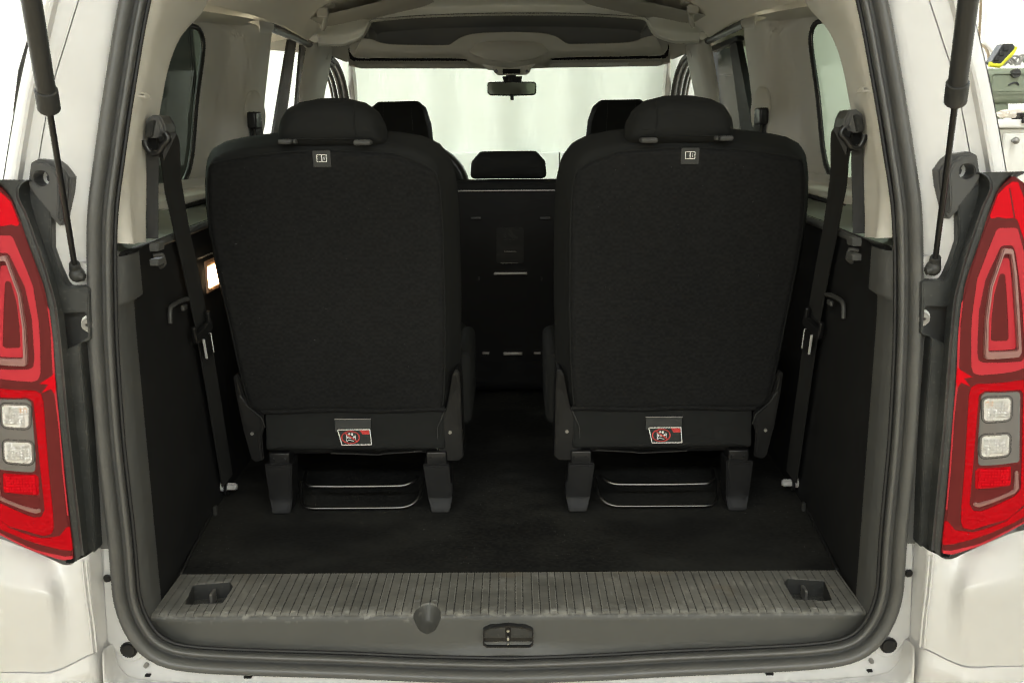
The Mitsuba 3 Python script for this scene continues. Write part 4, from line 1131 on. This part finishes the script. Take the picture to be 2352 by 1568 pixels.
# ================================================================== THIRD ROW SEATS
def seat_mesh():
    K, Y0, Z0 = -0.13, 0.445, 1.05
    plane = lambda z: Y0 + K * (z - Z0)
    lean_y = lambda v: plane(v[:, 1]) + 0.0025 * (meshkit.fbm(np.c_[v[:, 0] * 9, v[:, 1] * 9, v[:, 2] * 4], 3) - 0.5)
    left = [(0.772, -0.512), (0.786, -0.522), (0.81, -0.530), (0.876, -0.539), (1.013, -0.553), (1.083, -0.560), (1.152, -0.565), (1.202, -0.565), (1.251, -0.561), (1.284, -0.554), (1.300, -0.544), (1.311, -0.521), (1.318, -0.486), (1.327, -0.42), (1.331, -0.323)]
    left = [(z, x - 0.012 * smooth01((-0.40 - x) / 0.1)) for z, x in left]
    right = [(1.329, -0.267), (1.325, -0.211), (1.317, -0.165), (1.305, -0.140), (1.284, -0.124), (1.241, -0.114), (1.157, -0.111), (1.0, -0.112), (0.9, -0.115), (0.82, -0.120), (0.788, -0.124), (0.772, -0.134)]
    out = rounded(Polygon([(x, z) for z, x in left + right]), 0.006)
    P = {}
    back = pillow(out, [(0.12, 0.004), (0.06, 0.004), (0.030, 0.0055), (0.016, 0.011), (0.006, 0.022), (0.0, 0.038), (-0.009, 0.058), (-0.017, 0.08), (-0.017, 0.10), (-0.006, 0.125), (0.02, 0.138), (0.12, 0.14)], 160)
    P["backrest"] = (xz(back, lean_y), "fabric", 50)
    seam = Polygon([(-0.60, 1.276), (-0.545, 1.2885), (-0.49, 1.299), (-0.414, 1.307), (-0.325, 1.310), (-0.212, 1.304), (-0.160, 1.286), (-0.144, 1.277), (-0.10, 1.24), (-0.10, 0.786), (-0.60, 0.786)])
    pin = rounded(out.buffer(-0.011).intersection(seam), 0.008)
    pan = pillow(pin, [(0.13, -0.003), (0.05, -0.003), (0.012, -0.0025), (0.004, 0.0), (0.0, 0.006), (0.0, 0.03), (0.1, 0.03)], 160)
    P["back_panel"] = (xz(pan, lean_y), "back_carpet", 50)
    rp = np.array(pin.exterior.coords)
    rp = resample(rp, 200, False)[:-1]
    keep = rp[rp[:, 1] > 0.79]
    st = np.argmax(np.linalg.norm(np.diff(np.vstack([keep, keep[:1]]), axis=0), axis=1)) + 1
    keep = np.vstack([keep[st:], keep[:st]])
    P["back_panel__seam"] = (tube(np.c_[keep[:, 0], plane(keep[:, 1]) + 0.0056, keep[:, 1]], 0.0020, 6), "fabric", 60)
    # headrest
    ho = rounded(Polygon([(-0.423, 1.324), (-0.4255, 1.345), (-0.421, 1.364), (-0.408, 1.383), (-0.385, 1.394), (-0.347, 1.4005), (-0.300, 1.4005), (-0.264, 1.392), (-0.242, 1.376), (-0.230, 1.354), (-0.227, 1.324), (-0.236, 1.318), (-0.28, 1.315), (-0.36, 1.315), (-0.412, 1.318)]), 0.006)
    hr = pillow(ho, [(0.036, 0.0), (0.026, 0.0005), (0.015, 0.005), (0.006, 0.015), (0.0, 0.032), (-0.004, 0.055), (-0.002, 0.075), (0.01, 0.092), (0.03, 0.10), (0.036, 0.10)], 160)
    P["headrest"] = (xz(hr, lambda v: 0.400 + 0 * v[:, 0]), "fabric", 50)
    zz_ = np.linspace(1.333, 1.396, 14)
    P["headrest__seam"] = (cat(tube([(-0.274 - 0.004 * math.sin(3.1 * (z - 1.333) / 0.063), 0.3985 + 0.004 * ((z - 1.36) / 0.03) ** 2 * 0.4, z) for z in zz_], 0.0011, 6), tube([(x, 0.4035, 1.3305 + 0.10 * (x + 0.32) ** 2) for x in np.linspace(-0.405, -0.245, 20)], 0.0013, 6)), "fabric", 60)
    P["headrest_guide"] = (rbox((-0.418, 0.388, 1.3215), (-0.392, 0.42, 1.331), 0.0045, 10), "trim_plastic", 40)
    P["headrest_guide_001"] = (rbox((-0.280, 0.388, 1.3185), (-0.247, 0.42, 1.329), 0.005, 10), "trim_plastic", 40)
    P["headrest_guide__button"] = (rbox((-0.390, 0.388, 1.3225), (-0.385, 0.42, 1.331), 0.0022), "trim_plastic", 40)
    # tag with the manual symbol
    ty = lambda x, z: plane(z) - 0.0045
    P["manual_tag"] = (relief(sbox(-0.3585, 1.2795, -0.3255, 1.309), ty, 0.003), "tag_grey", 30)
    x0, x1, z0, z1 = -0.3515, -0.3325, 1.2885, 1.3025
    xm = 0.5 * (x0 + x1)
    t_ = 0.0014
    ic = rounded(sbox(x0, z0, x1, z1), 0.0012).difference(sbox(x0 + t_, z0 + t_, xm - t_ * 0.7, z1 - t_)).difference(sbox(xm + t_ * 0.7, z0 + t_, x1 - t_, z1 - t_)).difference(Polygon([(xm - 0.0012, z1 + 0.001), (xm + 0.0012, z1 + 0.001), (xm, z1 - 0.0012)])).difference(Polygon([(xm - 0.0012, z0 - 0.001), (xm + 0.0012, z0 - 0.001), (xm, z0 + 0.0008)]))
    xi = 0.5 * (xm + x1) - 0.0003
    ic = ic.union(sbox(xi - 0.0007, z0 + 0.0034, xi + 0.0007, z0 + 0.0078)).union(sbox(xi - 0.0007, z0 + 0.0088, xi + 0.0007, z0 + 0.0102))
    P["manual_tag__symbol"] = (relief(ic, lambda x, z: ty(x, z) - 0.0006, 0.002), "white_print", 30)
    # lower skirt
    sk = rounded(sbox(-0.499, 0.700, -0.131, 0.79), 0.006)
    sk_y = lambda x, z: 0.483 + 0.10 * (z - 0.75) + 0.006 * (meshkit.fbm(np.c_[x * 16, z * 40, 0 * x], 3) - 0.5) - 0.006 * smooth01((0.725 - z) / 0.02) + 0.012 * smooth01((0.712 - z) / 0.012)
    P["skirt"] = (relief(sk, sk_y, 0.03, 0.005, 0.010), "fabric", 60)
    P["skirt__hem"] = (tube([(x, 0.4815 + 0.001 * math.sin(70 * x), 0.787 + 0.0015 * math.sin(30 * x)) for x in np.linspace(-0.505, -0.13, 30)], 0.0055, 8), "back_carpet", 60)
    P["warning_tag"] = (relief(sbox(-0.355, 0.742, -0.2815, 0.770), 0.4775, 0.003), "tag_grey", 30)
    P["warning_tag__stitch"] = (tube([(-0.356, 0.477, 0.7695), (-0.2805, 0.477, 0.7695)], 0.0010, 6), "dull_steel", 60)
    stk = Polygon([(-0.351, 0.7485), (-0.2825, 0.749), (-0.2795, 0.714), (-0.343, 0.7135)]).buffer(-0.002).buffer(0.002)
    P["warning_sticker"] = (relief(stk, 0.4755, 0.004), "tag_dark", 30)
    fy = 0.4748
    P["warning_sticker__border"] = (relief(stk.buffer(-0.0004).difference(stk.buffer(-0.0022)), fy, 0.002), "white_print", 30)
    cx, cz = -0.3235, 0.7312
    el = lambda r: shapely.affinity.scale(Point(cx, cz).buffer(r, 24), 1.4, 1.0)
    slash = LineString([(cx - 0.011, cz + 0.0092), (cx + 0.0125, cz - 0.0082)])
    patch = Polygon([(-0.3045, 0.7462), (-0.2855, 0.7462), (-0.2845, 0.7372), (-0.2985, 0.7372)])
    prn = [sbox(-0.3025 + 0.0026 * i, 0.7431, -0.3011 + 0.0026 * i, 0.7439) for i in range(6)] + [sbox(-0.2975 + 0.0026 * i, 0.7400, -0.2961 + 0.0026 * i, 0.7408) for i in range(4)]
    P["warning_sticker__symbol"] = (relief(el(0.0137).difference(el(0.0121)).union(slash.buffer(0.001)).union(patch.difference(shapely.union_all(prn))), fy - 0.0006, 0.002), "red_print", 30)
    figs = [Point(cx - 0.0025, cz + 0.0072).buffer(0.0021), shapely.affinity.scale(Point(cx + 0.0032, cz + 0.0066).buffer(0.0023), 1, 1.3), Point(cx - 0.0058, cz + 0.0).buffer(0.0022), shapely.affinity.scale(Point(cx + 0.0068, cz + 0.0005).buffer(0.0021), 1.2, 0.9), shapely.affinity.scale(Point(cx - 0.0005, cz - 0.001).buffer(0.0019), 1.5, 0.7),
            LineString([(cx - 0.0085, cz + 0.005), (cx - 0.008, cz - 0.0085)]).buffer(0.0006), LineString([(cx + 0.0095, cz + 0.004), (cx + 0.0105, cz - 0.005)]).buffer(0.0006), LineString([(cx - 0.0075, cz - 0.0085), (cx - 0.003, cz - 0.0055), (cx + 0.006, cz - 0.008)]).buffer(0.0006)]
    P["warning_sticker__figures"] = (relief(shapely.union_all(figs).difference(slash.buffer(0.0013)), fy - 0.0004, 0.002), "white_print", 30)
    # recliner covers on both sides
    cov = [Polygon([(-0.508, 0.679), (-0.509, 0.731), (-0.502, 0.752), (-0.503, 0.775), (-0.522, 0.792), (-0.536, 0.82), (-0.542, 0.855), (-0.549, 0.867), (-0.557, 0.858), (-0.556, 0.82), (-0.547, 0.746), (-0.534, 0.681), (-0.525, 0.674)]),
           Polygon([(-0.147, 0.679), (-0.143, 0.747), (-0.137, 0.77), (-0.126, 0.79), (-0.120, 0.82), (-0.113, 0.858), (-0.106, 0.872), (-0.099, 0.866), (-0.097, 0.83), (-0.096, 0.75), (-0.094, 0.684), (-0.104, 0.674), (-0.135, 0.674)])]
    for i, pc in enumerate(cov):
        nm = "recliner_cover" + ("" if i == 0 else "_001")
        xe = -0.527 if i == 0 else -0.12
        P[nm] = (relief(rounded(pc.buffer(0), 0.004), lambda x, z: 0.484 - 0.008 * smooth01((z - 0.8) / 0.06), 0.10, 0.007), "seat_plastic", 40)
        P[nm + "__bolt"] = (cyl((xe, 0.488, 0.738), (xe, 0.481, 0.738), 0.0035, 12), "dull_steel", 40)
        e = [(-0.536, 0.483, 0.800), (-0.505, 0.482, 0.772), (-0.4985, 0.480, 0.752)] if i == 0 else [(-0.1285, 0.483, 0.789), (-0.137, 0.482, 0.768), (-0.145, 0.480, 0.750), (-0.147, 0.482, 0.70)]
        P[nm + "__bracket_edge"] = (tube(e, 0.0013, 6), "plastic", 60)
    P["cushion"] = (rbox((-0.55, 0.62, 0.74), (-0.10, 1.0, 0.88), 0.04, 12), "fabric", 40)
    P["side_cover"] = (rbox((-0.115, 0.58, 0.72), (-0.080, 0.86, 0.885), 0.03, 14), "fabric", 40)
    leg_y = lambda x, z: 0.468 - 0.024 * smooth01((0.60 - z) / 0.05)
    P["leg"] = (relief(rounded(Polygon([(-0.503, 0.676), (-0.447, 0.676), (-0.450, 0.60), (-0.453, 0.5725), (-0.490, 0.5725), (-0.497, 0.60)]), 0.004), leg_y, 0.06, 0.006, 0.02), "leg_plastic", 40)
    P["leg_001"] = (relief(rounded(Polygon([(-0.177, 0.673), (-0.123, 0.673), (-0.121, 0.635), (-0.117, 0.63), (-0.118, 0.60), (-0.124, 0.5725), (-0.160, 0.5725), (-0.168, 0.60)]), 0.004), leg_y, 0.06, 0.006, 0.02), "leg_plastic", 40)
    for nm, xx in (("leg", -0.473), ("leg_001", -0.149)):
        P[nm + "__hinge"] = (cat(rbox((xx - 0.021, 0.476, 0.670), (xx + 0.021, 0.53, 0.698), 0.003), *[cyl((xx + d, 0.481, 0.684), (xx + d, 0.471, 0.684), 0.0035, 10) for d in (-0.012, 0.012)]), "gloss_black", 40)
    a0, a1 = -0.424, -0.197
    P["release_bar"] = (tube([(a0 - 0.012, 0.56, 0.628), (a0 - 0.004, 0.505, 0.624), (a0 + 0.012, 0.489, 0.6205), (-0.31, 0.487, 0.620), (a1 - 0.03, 0.488, 0.6205), (a1 - 0.012, 0.494, 0.623), (a1 + 0.004, 0.52, 0.628)], 0.0036, 10, True, 60), "bar_steel", 60)
    P["base_bar"] = (tube([(a0 - 0.020, 0.54, 0.612), (a0 - 0.013, 0.50, 0.586), (a0, 0.480, 0.5775), (a0 + 0.02, 0.476, 0.5765), (-0.31, 0.476, 0.5765), (a1 - 0.03, 0.476, 0.577), (a1 - 0.006, 0.482, 0.582), (a1 + 0.008, 0.50, 0.594), (a1 + 0.014, 0.54, 0.618)], 0.0030, 10, True, 70), "bar_steel", 60)
    P["underframe"] = (cat(rbox((-0.50, 0.51, 0.682), (-0.12, 0.9, 0.74), 0.008), tube([(-0.37, 0.498, 0.690), (-0.27, 0.497, 0.686), (-0.26, 0.498, 0.688), (-0.18, 0.497, 0.693)], 0.002, 6)), "gloss_black", 40)
    return P


SEAT = seat_mesh()
for k, (m, mat, sm) in SEAT.items():
    add("third_row_seat__" + k, m, mat, sm)
    mm = mirror(m)
    if k.startswith(("manual_tag", "warning")):
        mm = tm(np.array(m.vertices) + [0.684 if k.startswith("manual") else 0.636, 0, 0], m.faces)
    add("third_row_seat_001__" + k, mm, mat, sm)
thing("third_row_seat", "black third row seat right beside the glowing cargo lamp in the load space", "seat", "third row seats")
thing("third_row_seat_001", "black third row seat with no lamp beside it in the load space", "seat", "third row seats")

# ================================================================== THIRD ROW BELTS
def strap(path, w, across, t=0.0018):
    P = resample(np.array(path, float), 40)
    a = np.asarray(across, float)
    a = a / np.linalg.norm(a)
    tg_ = np.gradient(P, axis=0)
    tg_ /= np.linalg.norm(tg_, axis=1, keepdims=True)
    rows = []
    for p, g in zip(P, tg_):
        aa = a - g * (a @ g)
        aa /= np.linalg.norm(aa)
        n = np.cross(g, aa)
        rows.append([p - aa * w / 2 - n * t / 2, p + aa * w / 2 - n * t / 2, p + aa * w / 2 + n * t / 2, p - aa * w / 2 + n * t / 2])
    return grid(rows, closed_v=True)


BELT = {}
an = PY(353, 300, 0.15)
cap_o = [(334, 300), (338, 276), (350, 264), (364, 267), (372, 285), (376, 305), (370, 316), (346, 318), (334, 318)]
BELT["anchor_cover"] = (relief(poly_y(cap_o, 0.135, 0.004), lambda x, z: 0.125 + 0.8 * np.abs(x - an[0] + 0.002), 0.05, 0.006, 0.008), "strut_black", 40)
BELT["anchor_cover__face"] = (relief(poly_y([(338, 300), (341, 282), (352, 275), (355, 279), (350, 315), (337, 315)], 0.128, 0.002), 0.122, 0.02, 0.003), "plastic", 40)
BELT["guide_loop"] = (tube(PYs([(332, 322), (338, 340), (350, 352), (362, 350), (374, 334), (386, 318), (378, 305)], 0.135), 0.0052, 12, True, 40), "gloss_black", 60)
BELT["guide_loop__slot"] = (relief(poly_y([(337, 318), (370, 312), (378, 326), (364, 344), (346, 344)], 0.15, 0.003), 0.15, 0.01), "hole", 40)
t_a, t_b = PY(378, 328, 0.15), PX(424, 560, -0.588)
p_m, p_e = PX(462, 740, -0.592), PX(522, 1104, -0.602)
BELT["webbing"] = (strap([PY(368, 336, 0.142), t_a, PX(400, 440, -0.575), t_b, p_m, PX(494, 930, -0.597), p_e], 0.045, (0.25, 1, 0.15)), "webbing", 60)
BELT["return_webbing"] = (strap([PY(350, 346, 0.152), PY(351, 400, 0.155), PY(350, 470, 0.15), PY(350, 548, 0.14)], 0.0185, (1, 0.1, 0)), "webbing", 60)
bu = PX(465, 762, -0.585)
dirb = (p_e - p_m) / np.linalg.norm(p_e - p_m)
acr = np.array([0.25, 1, 0.15]); acr -= dirb * (acr @ dirb); acr /= np.linalg.norm(acr)
nrm = np.cross(dirb, acr)
if nrm[0] < 0:
    nrm = -nrm


def obox(c, a, b, d, ha, hb, hd, r=0.003):
    m = rbox((-ha, -hb, -hd), (ha, hb, hd), r)
    M = np.stack([a, b, d], 1)
    v = np.array(m.vertices) @ M.T + c
    f = np.array(m.faces)
    return tm(v, f if np.linalg.det(M) > 0 else f[:, ::-1])


BELT["tongue"] = (cat(obox(bu, acr, dirb, nrm, 0.031, 0.010, 0.006), obox(bu - acr * 0.027 - dirb * 0.012, acr, dirb, nrm, 0.005, 0.014, 0.005), obox(bu + acr * 0.027 - dirb * 0.014, acr, dirb, nrm, 0.005, 0.016, 0.005)), "gloss_black", 40)
bl = bu + dirb * 0.034 + acr * 0.006 + nrm * 0.004
BELT["tongue__blade"] = (obox(bl, acr, dirb, nrm, 0.013, 0.022, 0.0015), "gloss_black", 40)
BELT["tongue__blade_edge"] = (cat(obox(bl - acr * 0.0125, acr, dirb, nrm, 0.0013, 0.022, 0.0026, 0.001), obox(bl + acr * 0.0125, acr, dirb, nrm, 0.0013, 0.022, 0.0026, 0.001)), "bolt_zinc", 40)
bo = PX(524, 1117, -0.605)
BELT["floor_bolt"] = (cat(cyl(bo + [0.0, 0, 0], bo + [0.016, 0, 0], 0.0085, 6), cyl(bo + [-0.016, 0, 0], bo + [-0.006, 0, 0], 0.0105, 16), cyl(bo + [0.016, 0, 0], bo + [0.019, 0, 0], 0.006, 12)), "bolt_zinc", 30)
BELT["floor_bolt__eyelet"] = (cat(cyl(bo + [-0.006, 0, -0.004], bo + [0.0, 0, -0.004], 0.015, 16), strap([bo + [-0.004, 0, 0], bo + [-0.004, -0.01, 0.05]], 0.02, (0, 1, 0), 0.004)), "gloss_black", 40)
for k, (m, mat, sm) in BELT.items():
    add("seat_belt__" + k, m, mat, sm)
    add("seat_belt_001__" + k, mirror(m), mat, sm)
thing("seat_belt", "black seat belt running past the glowing cargo lamp down the left load side", "seat belt", "belts of the third row seats")
thing("seat_belt_001", "black seat belt hanging before the pale green right quarter window", "seat belt", "belts of the third row seats")

# second row belts at the door pillars
sb = {}
e_ = PX(585, 285, -0.638)
sb["outlet"] = (rbox(e_ + [-0.012, -0.03, -0.012], e_ + [0.012, 0.03, 0.03], 0.006), "gloss_black", 40)
sb["webbing"] = (cat(strap([e_ + [0.004, 0.01, 0.0], e_ + [0.01, 0.03, -0.06], e_ + [0.03, 0.1, -0.26]], 0.045, (0.1, 1, 0.2)), strap([e_ + [-0.006, -0.01, 0], e_ + [-0.006, -0.012, -0.1], e_ + [-0.006, -0.012, -0.22]], 0.03, (0, 1, 0))), "webbing", 60)
for k, (m, mat, sm) in sb.items():
    add("shoulder_belt__" + k, m, mat, sm)
    add("shoulder_belt_001__" + k, mirror(m), mat, sm)
thing("shoulder_belt", "dark shoulder belt leaving the left beige panel beside the bright door opening", "seat belt", "belts of the second row")
thing("shoulder_belt_001", "dark shoulder belt under the rounded swell of the right beige panel", "seat belt", "belts of the second row")

# ================================================================== SECOND ROW BENCH
def by(z):
    return 1.39 - 0.30 * (z - 0.6)


bench = []
for s, x0, x1, zt in ((0, -0.165, 0.165, 1.205), (-1, -0.60, -0.17, 1.25), (1, 0.17, 0.60, 1.25)):
    o = rounded(sbox(x0, 0.66, x1, zt), 0.03 if s == 0 else 0.05)
    body = pillow(o, [(0.07, 0.0), (0.03, 0.0), (0.012, 0.004), (0.003, 0.012), (0.0, 0.03), (0.0, 0.07), (0.02, 0.1), (0.07, 0.11)])
    m = xz(body, lambda v: by(v[:, 1]))
    nm = "backrest"
    add("second_row_bench__" + nm, m, "fabric", 45)
    pnl = rounded(sbox(x0 + 0.006, 0.655, x1 - 0.006, zt - 0.028), 0.008)
    add("second_row_bench__back_panel", relief(pnl, lambda x, z: by(z) - 0.008, 0.012, 0.003), "black", 40)
    add("second_row_bench__panel_edge", tube([(x0 + 0.006, by(zt - 0.028) - 0.010, zt - 0.026), (x1 - 0.006, by(zt - 0.028) - 0.010, zt - 0.026)], 0.0022, 6), "dull_steel", 60)
    cxh = 0.5 * (x0 + x1)
    hh = rounded(Polygon([(cxh - 0.103, zt + 0.004), (cxh - 0.099, zt + 0.05), (cxh - 0.075, zt + 0.076), (cxh + 0.075, zt + 0.076), (cxh + 0.099, zt + 0.05), (cxh + 0.103, zt + 0.004)]), 0.012)
    hrm = pillow(hh, [(0.03, 0.0), (0.015, 0.003), (0.005, 0.01), (0.0, 0.025), (0.0, 0.05), (0.01, 0.075), (0.03, 0.085)])
    if s == 0:
        add("second_row_bench__headrest", xz(hrm, lambda v: by(zt) - 0.005), "fabric", 45)
add("second_row_bench__base", rbox((-0.6, 1.36, 0.575), (0.6, 1.8, 0.84), 0.04, 10), "dark_trim", 40)
def bpt(px, py, off=0.0):
    return PL(px, py, 1.39 - 0.010 - off, -0.30, 0.6)
def barr(x0, x1, py, hh, mat, key, off=0.004):
    a, b = bpt(x0, py, off), bpt(x1, py, off)
    add(key, rbox((a[0], a[1] - 0.003, a[2] - hh), (b[0], b[1] + 0.012, b[2] + hh), 0.002), mat, 40)
for a, b in ((1081, 1105), (1240, 1264)):
    barr(a, b, 501, 0.0042, "plastic", "second_row_bench__anchor_cover")
hp_ = [bpt(a, b, 0.0) for a, b in ((1140, 522), (1203, 522), (1203, 605), (1140, 605))]
add("second_row_bench__latch_plate", relief(rounded(Polygon([(p[0], p[2]) for p in hp_]), 0.008), lambda x, z: by(z) - 0.0125, 0.012, 0.004), "plastic", 40)
cs = np.array(bpt(1172, 540, 0.006))
fig = shapely.union_all([Point(cs[0] + 0.0, cs[2] + 0.012).buffer(0.004), LineString([(cs[0] + 0.002, cs[2] + 0.008), (cs[0] + 0.012, cs[2] - 0.006), (cs[0] + 0.018, cs[2] - 0.007)]).buffer(0.0032), LineString([(cs[0] - 0.004, cs[2] + 0.004), (cs[0] + 0.006, cs[2] - 0.007)]).buffer(0.0025), LineString([(cs[0] - 0.014, cs[2] + 0.008), (cs[0] - 0.014, cs[2] - 0.006)]).buffer(0.0013),
                         LineString([(cs[0] - 0.018, cs[2] - 0.003), (cs[0] - 0.014, cs[2] - 0.008), (cs[0] - 0.010, cs[2] - 0.003)]).buffer(0.0012), sbox(cs[0] - 0.018, cs[2] - 0.014, cs[0] + 0.018, cs[2] - 0.012)])
add("second_row_bench__child_seat_symbol", relief(fig, lambda x, z: by(z) - 0.0132, 0.002), "tag_grey", 30)
barr(1157, 1186, 578, 0.0016, "dull_steel", "second_row_bench__latch_plate__slot", 0.008)
barr(1150, 1190, 604, 0.0012, "dull_steel", "second_row_bench__latch_plate__slot", 0.006)
barr(1134, 1211, 628, 0.0044, "dull_steel", "second_row_bench__anchor_bar")
for a in (1100, 1244):
    barr(a - 2.5, a + 2.5, 640, 0.006, "plastic", "second_row_bench__panel_clip")
barr(1108, 1124, 811, 0.004, "dull_steel", "second_row_bench__hinge_cover")
barr(1156, 1200, 812, 0.005, "dull_steel", "second_row_bench__hinge_cover")
barr(1226, 1242, 811, 0.004, "dull_steel", "second_row_bench__hinge_cover")
barr(1114, 1238, 866, 0.004, "plastic", "second_row_bench__lower_rail")
thing("second_row_bench", "black second row seat back between the two third row seats", "seat")

# ================================================================== FRONT SEATS
def front_seat(xc):
    o = rounded(Polygon([(xc - 0.118, 1.2), (xc - 0.124, 1.30), (xc - 0.118, 1.36), (xc - 0.100, 1.41), (xc - 0.072, 1.432), (xc + 0.072, 1.434), (xc + 0.100, 1.41), (xc + 0.118, 1.35), (xc + 0.124, 1.28), (xc + 0.118, 1.2)]), 0.015)
    h = xz(pillow(o, [(0.06, 0.0), (0.03, 0.001), (0.012, 0.006), (0.0, 0.03), (0.0, 0.06), (0.012, 0.09), (0.06, 0.1)]), lambda v: 2.2)
    b = rounded(Polygon([(xc - 0.23, 0.7), (xc - 0.25, 1.1), (xc - 0.2, 1.215), (xc + 0.2, 1.215), (xc + 0.25, 1.1), (xc + 0.23, 0.7)]), 0.05)
    bm = xz(pillow(b, [(0.1, 0.0), (0.03, 0.003), (0.0, 0.04), (0.0, 0.08), (0.03, 0.12), (0.1, 0.13)]), lambda v: 2.2 - 0.2 * (v[:, 1] - 1.2))
    st = cat(*[tube([(xc + s * 0.052 + s * 0.008 * (1.38 - z) / 0.15, 2.1995 + 0.06 * max(0, z - 1.37), z) for z in np.linspace(1.22, 1.425, 10)], 0.0009, 6) for s in (-1, 1)])
    return h, bm, st


for i, (xc, lb) in enumerate(((-0.405, "black front seat headrest before the steering wheel, left of the windscreen view"), (0.405, "black front passenger seat headrest, right of the windscreen view"))):
    k = "front_seat" if i == 0 else "front_seat_001"
    h, bm, st = front_seat(xc)
    add(k + "__headrest", h, "fabric", 45)
    add(k + "__headrest__stitching", st, "tag_grey", 60)
    add(k + "__backrest", bm, "fabric", 45)
    thing(k, lb, "seat", "front seats")
